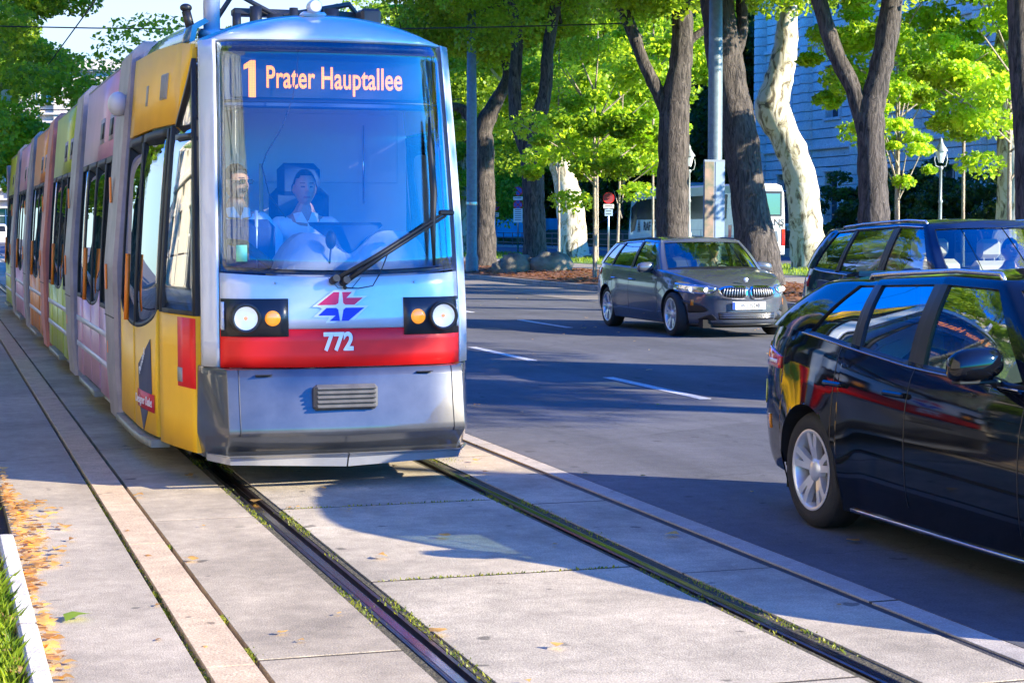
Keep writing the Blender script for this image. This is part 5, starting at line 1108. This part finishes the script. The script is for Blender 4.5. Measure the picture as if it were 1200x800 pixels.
for k, (px, w, lb) in enumerate(((586, 8, 'bright cyan hoarding panel beside the leftmost dark trunk'), (645, 2.6, 'small bright blue board seen between the V-forked tree and the plane tree'), (540, 6, 'cyan hoarding panel next to the tram and the steel mast'))):
    p = at(px, 268, 150); root = empty('hoarding', (p.x, p.y, 0), YAW * -1, label=lb, cat='hoarding'); b = MB(); b.box((0, 0, 1.55), (w, .1, 1.5), bevel=.02)
    for q in range(int(w)): b.box((-w / 2 + .5 + q, -.055, 1.55), (.03, .02, 1.45))
    obj('panel', b, mat('hoarding_cyan', (.02, .45, .70), .5, noise=.2, nscale=1), root)
    b = MB(); b.box((-w / 2 + .1, .1, .8), (.12, .08, 1.6)); b.box((w / 2 - .1, .1, .8), (.12, .08, 1.6)); obj('support', b, STEEL, root)
# ------------------------------------------------------------------ buildings
STONE = concrete('facade_stone', (.72, .68, .60), .15, .5, 30); WIN = mat('window_dark', (.03, .04, .05), .12, coat=.5); FRAME = mat('window_frame_white', (.55, .57, .6), .5)
def facade(name, origin, dirv, n, bay, storeys, sh, label, m, depth=14, court=.55, rust=2, pil=True, parent=None, winw=1.5, winh=2.5, cornice=True):
    """classical street front: origin = lower left corner, dirv = unit vector along it, facing the street"""
    ang = math.atan2(dirv[1], dirv[0]); root = empty(name, origin, ang, label=label, cat='building'); Lx = n * bay; H_ = storeys * sh
    b = MB(); b.box((Lx / 2, depth / 2 + .5, H_ / 2), (Lx, depth, H_), bevel=0)
    obj('core', b, m, root)
    b = MB()
    for k in range(n):
        for s in range(storeys):
            z0 = s * sh; zc = z0 + sh * .52; x = (k + .5) * bay
            # wall built round the opening, in courses
            nc = int(sh / court)
            for c in range(nc):
                a0 = z0 + c * sh / nc; a1 = z0 + (c + 1) * sh / nc - (.045 if s < rust else .0); y = .0 if s < rust else .02
                if a1 > zc - winh / 2 and a0 < zc + winh / 2:
                    for x0, x1 in ((x - bay / 2, x - winw / 2), (x + winw / 2, x + bay / 2)): b.box(((x0 + x1) / 2, .24 + y, (a0 + a1) / 2), (x1 - x0, .46, a1 - a0), bevel=.02 if s < rust else 0)
                else: b.box((x, .24 + y, (a0 + a1) / 2), (bay - .002, .46, a1 - a0), bevel=.02 if s < rust else 0)
    obj('wall', b, m, root)
    b = MB()
    for s in range(1, storeys + 1):
        z = s * sh; b.box((Lx / 2, .06, z), (Lx + .2, .5, .22), bevel=.03)
    if cornice: b.box((Lx / 2, -.15, H_ + .25), (Lx + .8, 1.1, .35), bevel=.05); b.box((Lx / 2, .1, H_ + .8), (Lx + .2, .5, .9), bevel=.02)
    for k in range(int(Lx / .8)): b.box((.4 + .8 * k, -.25, H_ + .0), (.3, .5, .2))
    obj('cornice', b, m, root)
    for s in range(storeys):
        for k in range(n):
            x = (k + .5) * bay; zc = s * sh + sh * .52
            f = MB(); f.box((x, .10, zc + winh / 2 + .14), (winw + .5, .4, .24), bevel=.03); f.box((x, .08, zc - winh / 2 - .10), (winw + .4, .4, .18), bevel=.03)
            for sd in (-1, 1): f.box((x + sd * (winw / 2 + .12), .05, zc), (.2, .2, winh - .06), bevel=.02)
            w = obj('window', f, m, root)
            f = MB(); f.box((x, .43, zc), (winw, .03, winh)); g = obj('pane', f, WIN, w)
            f = MB(); f.box((x, .40, zc), (.07, .05, winh)); f.box((x, .40, zc + winh * .18), (winw, .05, .07)); f.box((x - winw / 2 + .04, .40, zc), (.08, .05, winh)); f.box((x + winw / 2 - .04, .40, zc), (.08, .05, winh)); obj('window_bars', f, FRAME, w)
    if pil:
        for k in range(0, n + 1):
            b = MB(); zz = 0; r = .62
            while zz < min(rust, storeys) * sh:
                b.lathe([(0, zz), (r - .05, zz), (r, zz + .04), (r, zz + .50), (r - .05, zz + .54), (0, zz + .54)], (k * bay, .1, 0), 'z', 20, 0, False); zz += .56
            obj('half_column', b, m, root)
    return root
facade('stone_building', (50.5, 107, .1), (0, -1, 0), 6, 6.4, 3, 6.2, 'large grey rusticated stone building with round half columns at the right', STONE, rust=3, winw=1.7, winh=3.0)
CREAMF = concrete('facade_pale', (.60, .54, .45), .12, .3, 20)
facade('palace_building', (1, 208, 0), (.97, -.24, 0), 11, 4.6, 4, 4.6, 'pale classical palace front with cornice far behind the tram roof', CREAMF, pil=False, winw=1.5, winh=2.4, court=1.5, rust=1)
facade('town_house', (-15, -30, 0), (0, 1, 0), 16, 5.2, 4, 4.4, 'cream town house row left of the street, mirrored in the tram windows', CREAMF, pil=False, winw=1.4, winh=2.3, court=1.5, rust=1)
facade('corner_house', (-30, 150, 0), (1, 0, 0), 5, 4.6, 5, 4.4, 'pale house front closing the street beyond the last tram section', concrete('facade_grey', (.5, .52, .55), .12, .3, 20), pil=False, court=1.5, rust=1) if False else None
# ------------------------------------------------------------------ coach
cx0, cy0 = 35.35, 81.5   # centre
coach = empty('coach', (cx0, cy0, .03), 0, label='long white touring coach parked on the side road behind the trees', cat='coach')
CW = paint('coach_white', (.66, .68, .70), .3); CG = mat('coach_glass', (.015, .018, .02), .15, spec=.25)
b = MB(); prof = [(-1.25, .35), (-1.27, 1.2), (-1.25, 2.0), (-1.20, 3.1), (-1.08, 3.42), (-.8, 3.52), (.8, 3.52), (1.08, 3.42), (1.20, 3.1), (1.25, 2.0), (1.27, 1.2), (1.25, .35)]
st = [(-6.5, .96, .98), (-6.42, 1, 1), (5.0, 1, 1), (5.6, 1, .995), (6.1, .985, .97), (6.4, .95, .93), (6.5, .9, .88)]
rows = []
for y, sx, sz in st: rows.append([Vector((x * sx, y + (.35 * (1 - min(1, z / 3.4)) if y > 5.2 else 0), .35 + (z - .35) * sz)) for x, z in prof])
b.grid(rows, 0, False, closev=True); b.add(rows[0], [tuple(range(len(prof)))], 0); b.add(rows[-1], [tuple(range(len(prof)))[::-1]], 0); cb = obj('body', b, CW, coach)
b = MB()
P = [(-1.268, -5.6, 1.95), (-1.268, 5.35, 1.95), (-1.268, 5.6, 1.40), (-1.262, 6.15, 1.30), (-1.24, 6.15, 2.55), (-1.232, 5.2, 2.95), (-1.222, -5.6, 3.05)]
b.poly(P, (-.006, 0, 0)); obj('side_windows', b, CG, coach)
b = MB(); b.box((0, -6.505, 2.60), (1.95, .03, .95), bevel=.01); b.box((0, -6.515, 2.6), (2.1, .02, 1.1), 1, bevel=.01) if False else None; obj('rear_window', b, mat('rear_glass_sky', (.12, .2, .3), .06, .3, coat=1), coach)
b = MB(); b.box((0, -6.50, 2.62), (2.12, .02, 1.12)); obj('rear_window_frame', b, TRIM, coach)
for sd in (-1, 1):
    b = MB(); b.box((sd * 1.13, -6.50, 1.12), (.17, .07, .75), bevel=.02); obj('tail_light', b, REDL, coach)
    for y in (-3.6, 4.0):
        b = MB(); b.lathe([(0, 0), (.28, -.02), (.30, -.0), (.46, -.0), (.50, .04), (.50, .3)] if sd > 0 else [(0, 0), (.28, .02), (.30, 0), (.46, 0), (.50, -.04), (.50, -.3)], (sd * 1.26 - (0 if sd < 0 else 0), y, .48), 'x', 24); obj('wheel', b, TYRE, coach)
b = MB(); b.box((-1.262, -6.05, 1.25), (.02, .35, .85), bevel=.006); obj('side_marker', b, REDL, coach)
b = MB(); b.poly([(.15, -6.512, 1.35), (.85, -6.512, 1.40), (.90, -6.512, .95), (.70, -6.512, .75), (.35, -6.512, .80)], (0, -.006, 0)); obj('engine_grille', b, mat('grille_teal_grey', (.08, .12, .15), .5), coach)
b = MB(); b.box((0, -6.51, 1.52), (2.2, .012, .02)); b.box((0, -6.51, .62), (2.2, .012, .02)); b.box((0, -6.51, .50), (2.3, .06, .12), bevel=.01); obj('rear_seams', b, mat('seam_grey', (.3, .31, .33), .5), coach)
b = MB(); b.box((0, 0, .42), (2.3, 12.3, .3)); obj('chassis', b, BLACK, coach)
b = MB()
for y in (-4.2, -2.8, -1.4, 0, 1.4, 2.8): b.box((-1.277, y, .95), (.01, .015, 1.0))
b.box((-1.277, -.7, 1.45), (.01, 9.5, .015)); obj('locker_seams', b, MATS['seam_grey'], coach)
INK = mat('lettering_dark', (.03, .03, .035), .5)
put_text('coach_name', 'RAF TRANS', .62, INK, (-1.285, 2.95, 1.60), (pi / 2, 0, -pi / 2), coach, sx=.9, bold=.008)
put_text('coach_name', 'RAF TRANS', .42, INK, (.10, -6.513, 1.78), (pi / 2, 0, 0), coach, sx=1.0, bold=.006)
put_text('coach_number', '14', .16, INK, (1.0, -6.513, 1.62), (pi / 2, 0, 0), coach) if False else None
b = MB(); b.tube([Vector((1.03 + .09 * cos(a), -6.513, 1.63 + .09 * sin(a))) for a in lin(0, 2 * pi, 17)], .012, 5, cap=False); b.box((1.03, -6.513, 1.63), (.09, .006, .05)); obj('round_mark', b, INK, coach)
b = MB(); yy = 5.02
for z0, w_ in ((1.36, .34), (1.42, .28), (1.60, .24), (1.66, .18)): b.box((-1.28, yy, z0), (.006, w_ * 1.3, .035))
for d in (-.13, -.045, .045, .13): b.box((-1.28, yy + d, 1.51), (.006, .035, .16))
b.poly([(-1.277, yy - .1, 1.68), (-1.277, yy + .1, 1.68), (-1.277, yy + .03, 1.86), (-1.277, yy, 2.0), (-1.277, yy - .03, 1.86)], (-.006, 0, 0)); obj('tower_emblem', b, INK, coach)
b = MB(); b.tube([(-1.15, 6.3, 2.95), (-1.45, 6.75, 2.85), (-1.5, 6.8, 2.4)], .05, 8); b.box((-1.5, 6.8, 2.25), (.12, .18, .5), bevel=.03); obj('wing_mirror', b, BLACK, coach)
b = MB(); b.box((0, 1.5, 3.6), (1.6, 3.2, .22), bevel=.08); obj('roof_unit', b, mat('roof_unit_dark', (.05, .07, .10), .4), coach)
# ------------------------------------------------------------------ far traffic on the left
van = empty('white_van', (5.7, 172, 0), 0, label='small white van far down the street left of the tram', cat='van')
b = MB(); rows = []
for y, w, z in ((-2.4, .80, .85), (-2.3, .9, .98), (-1.6, .92, 1.12), (-.9, .88, 1.75), (-.5, .86, 1.88), (2.2, .86, 1.9), (2.4, .84, 1.85)):
    rows.append([Vector((s * w, y, zz)) for s, zz in ((-1, .25), (-1.02, .7), (-1.0, z * .6), (-.92, z * .93), (-.75, z), (.75, z), (.92, z * .93), (1.0, z * .6), (1.02, .7), (1, .25))])
b.grid(rows, 0, False, closev=True); b.add(rows[0], [tuple(range(10))]); b.add(rows[-1], [tuple(range(10))[::-1]]); obj('body', b, CW, van)
b = MB(); b.poly([(-.72, -1.52, 1.18), (.72, -1.52, 1.18), (.66, -1.0, 1.68), (-.66, -1.0, 1.68)], (0, -.03, .02)); obj('windscreen', b, CG, van)
for sd in (-1, 1):
    b = MB(); b.box((sd * .7, -2.41, .78), (.25, .03, .14), bevel=.01); obj('headlight', b, mat('lamp_plain', (.8, .8, .8), .2), van)
    for y in (-1.5, 1.5):
        b = MB(); b.lathe([(0, -.1), (.3, -.1), (.32, -.08), (.32, .08), (.3, .1), (0, .1)], (sd * .86, y, .32), 'x', 16); obj('wheel', b, TYRE, van)
# overhead wires
def wire(name, a, c, sag, label, r=.012):
    a, c = Vector(a), Vector(c); b = MB(); b.tube([a.lerp(c, t) - Vector((0, 0, sag * 4 * t * (1 - t))) for t in lin(0, 1, 14)], r, 6); return obj(name, b, BLACK, label=label, cat='wire')
wire('overhead_wire', (TC, 13.2, 5.0), (TC, 120, 5.1), 0.0, 'contact wire running above the tram roof')
wire('span_wire', (-8, 47, 6.6), (17.5, 45, 6.9), .3, 'span wire crossing the street above the tram roof at the upper left', .018)
wire('span_wire', (-8, 60, 5.3), (17.5, 61, 6.0), .3, 'lower span wire crossing the street behind the upper left leaves', .02)
p = at(8, 112, 52); hs = empty('hanging_sign', p, -YAW, label='small white square sign hung from a wire among the leaves at the upper left', cat='sign'); b = MB(); b.box((0, 0, 0), (.32, .03, .32), bevel=.01); obj('panel', b, SW_, hs); b = MB(); b.cyl((0, 0, .16), (0, 0, 1.6), .008); obj('hanger', b, BLACK, hs)
# ------------------------------------------------------------------ weeds, grass, leaves
def blades(name, pts, h, w, m, seed, lean=.5, **kw):
    rg = np.random.default_rng(seed); n = len(pts); P = np.array(pts); a = rg.uniform(0, 2 * pi, n); H_ = h * rg.uniform(.4, 1.3, n); W_ = w * rg.uniform(.6, 1.4, n)
    d = np.stack([np.cos(a), np.sin(a), np.zeros(n)], 1); s = np.stack([-np.sin(a), np.cos(a), np.zeros(n)], 1); up_ = np.array([0, 0, 1.])
    ln = (lean * rg.uniform(.1, 1.2, n) * H_)[:, None]
    V = np.stack([P - s * W_[:, None] / 2, P + s * W_[:, None] / 2, P + s * W_[:, None] * .35 + up_ * H_[:, None] * .6 + d * ln * .4, P + up_ * H_[:, None] + d * ln, P - s * W_[:, None] * .35 + up_ * H_[:, None] * .6 + d * ln * .4], 1).reshape(-1, 3)
    me = bpy.data.meshes.new(name); me.vertices.add(n * 5); me.vertices.foreach_set('co', V.ravel().astype(np.float32)); me.loops.add(n * 5); me.loops.foreach_set('vertex_index', np.arange(n * 5, dtype=np.int32)); me.polygons.add(n); me.polygons.foreach_set('loop_start', np.arange(0, n * 5, 5, dtype=np.int32)); me.polygons.foreach_set('loop_total', np.full(n, 5, np.int32)); me.materials.append(m); me.update()
    return obj(name, me, None, **kw)
rg = np.random.default_rng(5)
GRS = leaf_mat('grass_blade', (.06, .13, .01), (.22, .30, .03), .45, 4); WEED = leaf_mat('weed_green', (.05, .10, .01), (.24, .26, .04), .4, 6)
pts = []
for x0, w in ((1.710, .018), (1.868, .016), (3.162, .014), (3.30, .016)):
    for _ in range(2000):
        y = rg.uniform(4.6, 12.6) if rg.random() < .8 else rg.uniform(12.6, 40)
        if sin(y * 2.3 + x0 * 9) + sin(y * 5.1 + x0 * 4) * .7 + rg.uniform(-.6, .6) > .35: pts.append((x0 + rg.normal() * w, y, -.008))
for _ in range(900):
    pts.append((rg.uniform(1.9, 3.1), (8.08 if rg.random() < .5 else 10.33) + rg.normal() * .008, -.004)) if rg.random() < .35 else pts.append((.912 + rg.normal() * .008, rg.uniform(4.5, 12), -.008))
for cx_, cy_, n_, r_ in ((1.118, 6.85, 260, .035), (.912, 8.1, 160, .02), (1.12, 7.5, 120, .02), (.91, 7.7, 90, .02), (1.118, 9.3, 60, .015), (2.2, 12.45, 400, .14), (1.75, 12.6, 200, .05), (3.4, 12.2, 150, .10)):
    for _ in range(n_): pts.append((cx_ + rg.normal() * r_ * .5, cy_ + rg.normal() * r_ * 1.6, -.01))
blades('weeds', pts, .013, .008, WEED, 1, 1.0, kind='stuff')
pts = []
for _ in range(26000):
    y = rg.uniform(4.2, 11.2); x = .275 - abs(rg.normal()) * .5
    if sin(y * 1.7 + 1) + sin(x * 6 + y) * .6 + rg.uniform(-1, 1) > -.5: pts.append((x, y, -.01))
blades('verge_grass', pts, .085, .006, GRS, 2, .8, kind='stuff')
pts = []
for _ in range(9000): pts.append((rg.uniform(25.3, 31.5), rg.uniform(50, 125), .14))
blades('lawn_grass', pts, .12, .03, GRS, 3, .6, kind='stuff')
def litter(name, pts, size, m, seed, **kw):
    rg = np.random.default_rng(seed); n = len(pts); P = np.array(pts); a = rg.uniform(0, 2 * pi, n); S = size * rg.uniform(.45, 1.9, n); V = []
    tl = rg.uniform(-.5, .5, (n, 2)); k = 7
    for j in range(k):
        t = a + 2 * pi * j / k; rr = S * (1 if j % 2 == 0 else .62) * (1.25 if j == 0 else 1); x = np.cos(t) * rr; y = np.sin(t) * rr
        V.append(P + np.stack([x, y, np.abs(x * tl[:, 0] + y * tl[:, 1]) + .004 + S * .15 * (j % 2)], 1))
    V = np.stack(V, 1).reshape(-1, 3); me = bpy.data.meshes.new(name); me.vertices.add(n * k); me.vertices.foreach_set('co', V.ravel().astype(np.float32)); me.loops.add(n * k); me.loops.foreach_set('vertex_index', np.arange(n * k, dtype=np.int32)); me.polygons.add(n); me.polygons.foreach_set('loop_start', np.arange(0, n * k, k, dtype=np.int32)); me.polygons.foreach_set('loop_total', np.full(n, k, np.int32)); me.materials.append(m); me.update()
    return obj(name, me, None, **kw)
DRY = leaf_mat('dry_leaf', (.22, .11, .03), (.66, .44, .13), .3, 9)
pts = []
for _ in range(950):
    y = rg.normal() * .9 + 10.2 if rg.random() < .55 else rg.uniform(4.5, 11.2); x = .285 - abs(rg.normal()) * .35 if rg.random() < .6 else .385 + abs(rg.normal()) * (.10 if abs(y - 9.9) < 1.1 else .03)
    pts.append((x, y, .012 if x > .375 else (.06 if x > .29 else .03)))
for _ in range(34): pts.append((rg.uniform(.4, 3.7), rg.uniform(5, 12), .006))
for _ in range(90): pts.append((rg.uniform(4, 13), rg.uniform(6, 40), .006))
litter('fallen_leaves', pts, .022, DRY, 4, kind='stuff')
pts = [(rg.uniform(16.3, 21.5), rg.uniform(20, 90), 0) for _ in range(14000)]; pts = [(x, y, mound(x, y) + .01) for x, y, _ in pts]
litter('mulch_chips', pts, .06, leaf_mat('mulch_chip', (.10, .04, .02), (.36, .17, .09), .1, 3), 6, kind='stuff')
litter('lone_leaf', [(.545, 7.62, .01)], .034, LEAF_Y, 7, kind='stuff')
# ------------------------------------------------------------------ people
SKIN = mat('skin', (.50, .28, .20), .5, noise=.08, nscale=20); HAIR = mat('hair_dark', (.015, .011, .009), .5, bump=.6, bscale=150); SHIRT = mat('shirt_white', (.70, .73, .78), .8, bump=.5, bscale=18); EYE = mat('eye_dark', (.02, .015, .012), .2); LIPS = mat('lips', (.38, .14, .11), .5); NAVY = mat('trousers_navy', (.02, .025, .04), .85)
def skin_mesh(V, E, rad, sub=2, root=0):
    me = bpy.data.meshes.new('fig'); me.from_pydata(V, E, []); o = bpy.data.objects.new('fig', me); COL.objects.link(o)
    md = o.modifiers.new('s', 'SKIN'); me.skin_vertices or None
    lay = me.skin_vertices[0] if me.skin_vertices else None
    if lay is None:
        import bmesh
        bm = bmesh.new(); bm.from_mesh(me); bm.verts.layers.skin.verify(); bm.to_mesh(me); bm.free(); lay = me.skin_vertices[0]
    for i, r in enumerate(rad): lay.data[i].radius = (r, r) if not isinstance(r, tuple) else r
    lay.data[root].use_root = True
    s2 = o.modifiers.new('u', 'SUBSURF'); s2.levels = sub; s2.render_levels = sub
    dg = bpy.context.evaluated_depsgraph_get(); out = bpy.data.meshes.new_from_object(o.evaluated_get(dg)); bpy.data.objects.remove(o); return out
def head_mesh(c, sc=1.0, turn=0.0, wide=1.0):
    b = MB(); n = 36; rows = []
    for i in range(n + 1):
        th = pi * i / n; row = []
        for j in range(2 * n):
            ph = 2 * pi * j / (2 * n); x, y, z = sin(th) * cos(ph), sin(th) * sin(ph), cos(th)
            X, Y, Z_ = x * .074 * wide, y * .094, z * .118
            low = max(0, -z); X *= 1 - .30 * low ** 1.6; 
            if y < 0: Y *= 1 - .10 * low ** 2
            else: Y *= 1 - .35 * low ** 1.5
            f = max(0, -y)
            g = lambda cx, cz, sx_, sz_: math.exp(-((X - cx) / sx_) ** 2 - ((Z_ - cz) / sz_) ** 2)
            Y -= f * (.026 * g(0, -.018, .011, .016) + .014 * g(0, .004, .009, .024) + .007 * g(0, .034, .05, .010) + .010 * g(0, -.058, .020, .009) + .010 * g(0, -.095, .022, .015))
            Y += f * (.011 * g(.030, .012, .015, .011) + .011 * g(-.030, .012, .015, .011) + .004 * g(0, -.058, .018, .0025) + .006 * g(0, -.078, .02, .006))
            row.append(Vector((X, Y, Z_)))
        rows.append(row)
    b.grid(rows, 0, True, closev=True, flip=True)
    for sd in (-1, 1): b.sphere((sd * .073 * wide, .012, -.005), .030, 8, sc=(.35, .6, 1.05))
    M = Matrix.Rotation(turn, 3, 'Z'); b.v = [tuple(M @ (Vector(p) * sc) + Vector(c)) for p in b.v]; return b
def seated_person(name, loc, rz, label, turn=0.0, hands=((-.16, -.42, .36), (.16, -.42, .36)), shirt=None, wide=1.0, hair=HAIR, glasses=False, stand=False, elbow=None, sleeves=True):
    """faces -y; origin at the seat"""
    V, E, Rr = [], [], []
    def v(p, r, par=None):
        V.append(tuple(p)); Rr.append(r)
        if par is not None: E.append((par, len(V) - 1))
        return len(V) - 1
    pel = v((0, 0, .09), (.15, .12)); wa = v((0, .01, .24), (.14, .105), pel); ch = v((0, 0, .40), (.165, .115), wa); nb = v((0, .0, .52), (.10, .075), ch); nk = v((0, -.01, .585), (.058, .058), nb); hd = v((0, -.015, .66), (.055, .06), nk)
    torso = [pel, wa, ch, nb]; arms = []
    for k, sd in enumerate((-1, 1)):
        sh = v((sd * .165, .0, .475), .062, nb); h = Vector(hands[k]); s0 = Vector((sd * .20, 0, .46)); el = (Vector(elbow[k]) if elbow else (s0.lerp(h, .5) + Vector((sd * .07, .05, -.13))))
        sh2 = v(s0, .055, sh); e = v(el, .042, sh2); w = v(h, .027, e); d = (h - el).normalized(); pm_ = v(h + d * .05, (.034, .022), w); arms.append((sh, sh2, e, w, el, h))
        side = Vector((1, 0, 0)) - d * d.x; side.normalize()
        for q in range(4):
            base = h + d * .075 + side * (-.027 + .018 * q); L_ = (.030, .036, .034, .026)[q]
            f1 = v(base, .0095, pm_); f2 = v(base + d * L_ + Vector((0, 0, -.008)), .0085, f1); f3 = v(base + d * L_ * 1.6 + Vector((0, 0, -.030)), .0075, f2)
        t0 = v(h + d * .03 + side * (-.030 * sd), .011, pm_); v(h + d * .06 + side * (-.052 * sd), .009, t0)
    for sd in (-1, 1):
        if stand: kn = ((sd * .10, -.02, -.32)); an = (sd * .11, .02, -.72); to = (sd * .12, -.14, -.78)
        else: kn = ((sd * .13, -.44, .10)); an = (sd * .13, -.50, -.30); to = (sd * .14, -.66, -.35)
        hp = v((sd * .09, -.03, .05), .085, pel); k_ = v(kn, .062, hp); a_ = v(an, .042, k_); v(to, .038, a_)
    body = skin_mesh(V, E, Rr, 2)
    hb = head_mesh((0, -.025, .735), 1.0, turn, wide).mesh('h', [SKIN])
    import bmesh
    bm = bmesh.new(); bm.from_mesh(body); bm.from_mesh(hb); me = bpy.data.meshes.new('person'); bm.to_mesh(me); bm.free()
    tmp = bpy.data.objects.new('tmp', me); COL.objects.link(tmp); rm = tmp.modifiers.new('r', 'REMESH'); rm.mode = 'VOXEL'; rm.voxel_size = .0055; rm.use_smooth_shade = True; sm = tmp.modifiers.new('sm', 'SMOOTH'); sm.factor = .5; sm.iterations = 1
    dg = bpy.context.evaluated_depsgraph_get(); out = bpy.data.meshes.new_from_object(tmp.evaluated_get(dg)); bpy.data.objects.remove(tmp)
    out.materials.clear()
    for m in (SKIN, EYE, LIPS, NAVY, BLACK): out.materials.append(m)
    ct, st_ = cos(-turn), sin(-turn)
    for p in out.polygons:
        c = p.center; x, y = c.x, c.y + .025; X, Y, Z_ = x * ct - y * st_, x * st_ + y * ct, c.z - .735
        mi = 0
        if Z_ > -.13:
            if Y < -.05 and abs(abs(X) - .030) < .013 and abs(Z_ - .011) < .0058: mi = 1
            elif Y < -.05 and abs(abs(X) - .030) < .017 and abs(Z_ - .034) < .0036: mi = 1
            elif Y < -.06 and abs(X) < .024 and abs(Z_ + .058) < .0075: mi = 2
        elif c.z < .13: mi = 3 if c.z > -.27 else 4
        p.material_index = mi; p.use_smooth = True
    root = obj(name, out, None, None, loc, label=label, cat='person'); root.rotation_euler = (0, 0, rz)
    # shirt: torso and sleeves a little larger, open at the neck
    V2, E2, R2 = [], [], []
    mp = {}
    for i in torso: mp[i] = len(V2); V2.append(V[i]); r = Rr[i]; R2.append(tuple(a + .030 for a in r))
    E2 += [(0, 1), (1, 2), (2, 3)]
    for a in arms:
        b0 = 3
        for q, i in enumerate(a[:4] if sleeves else a[:3]):
            pt_ = Vector(V[i]); pt_ = pt_ if q < 3 else pt_.lerp(Vector(V[a[2]]), .15)
            V2.append(tuple(pt_)); R2.append((Rr[i] if not isinstance(Rr[i], tuple) else Rr[i][0]) + .022); E2.append((b0, len(V2) - 1)); b0 = len(V2) - 1
    sm_ = skin_mesh(V2, E2, R2, 2); sm_.materials.clear(); sm_.materials.append(shirt or SHIRT)
    for p in sm_.polygons: p.use_smooth = True
    so_ = obj('shirt', sm_, None, root)
    b = MB()
    for sd in (-1, 1): b.poly([(0, -.125, .50), (sd * .035, -.085, .575), (sd * .085, -.045, .565), (sd * .075, -.10, .51)], (0, -.006, .004))
    b.box((0, -.155, .42), (.012, .008, .20)); obj('collar', b, shirt or SHIRT, so_)
    hh = head_mesh((0, -.025, .735), 1.0, turn, wide); M = Matrix.Rotation(-turn, 3, 'Z'); c0 = Vector((0, -.025, .735)); keep = []
    pts = [M @ (Vector(p) - c0) for p in hh.v]
    sel = [(p.z > .052 + (.022 if p.y < -.06 else 0)) or (p.y > .012 and p.z > -.055) or (abs(p.x) > .05 and p.z > .02 and p.y > -.035) for p in pts]
    fs = [f for f in hh.f if all(sel[i] for i in f)]; hv = [tuple(c0 + Matrix.Rotation(turn, 3, 'Z') @ (p * (1.085 if p.z > 0 else 1.06) + Vector((0, .004, .004)))) for p in pts]
    b = MB(); b.add(hv, fs, 0, True); obj('hair', b, hair, root)
    if glasses:
        b = MB(); Mt = Matrix.Rotation(turn, 3, 'Z')
        for sd in (-1, 1): b.box(c0 + Mt @ Vector((sd * .032, -.096, .010)), (.050, .006, .032), bevel=.003, rot=Mt); b.box(c0 + Mt @ Vector((sd * .070, -.045, .014)), (.004, .10, .006), rot=Mt)
        obj('sunglasses', b, EYE, root)
    return root
GZ = 1.845 - .735
seated_person('person', (TC - .02, 12.28, 1.868 - .735), 0, 'tram driver in a white open-collared shirt sitting behind the windscreen', hands=((-.20, -.46, .22), (.20, -.46, .22)))
seated_person('person', (1.94, 12.25, 1.90 - .735), .1, 'man in a white shirt and sunglasses standing at the left side of the tram cab', turn=.5, hands=((-.22, -.20, .05), (.22, -.25, .05)), glasses=True, wide=1.06, stand=True)
seated_person('person', (c2.root.location.x + .37, c2.root.location.y - .10, .50), 0, 'driver at the wheel of the grey estate car, seen dimly through its windscreen', shirt=mat('shirt_grey', (.18, .18, .2), .8), hands=((-.14, -.40, .34), (.14, -.40, .34)))
seated_person('person', (c3.root.location.x - .40, c3.root.location.y + .82, .66), .2, 'rear passenger of the dark blue car resting a bare arm near the open window', shirt=mat('shirt_red', (.25, .03, .03), .8), turn=-.7, hands=((-.33, -.24, .66), (.2, -.3, .2)), elbow=((-.42, -.02, .42), (.28, -.1, .25)), sleeves=False)
seated_person('person', (c3.root.location.x + .37, c3.root.location.y - .10, .64), 0, 'driver of the dark blue car behind the far half of its windscreen', shirt=mat('shirt_sand', (.45, .40, .33), .8), hands=((-.14, -.40, .34), (.14, -.40, .34)))
seated_person('person', (c1.root.location.x + .37, c1.root.location.y - .08, .40), 0, 'driver of the black estate car, mostly hidden by reflections in its side glass', shirt=mat('shirt_blue', (.10, .16, .28), .8), hands=((-.14, -.40, .34), (.14, -.40, .34)))
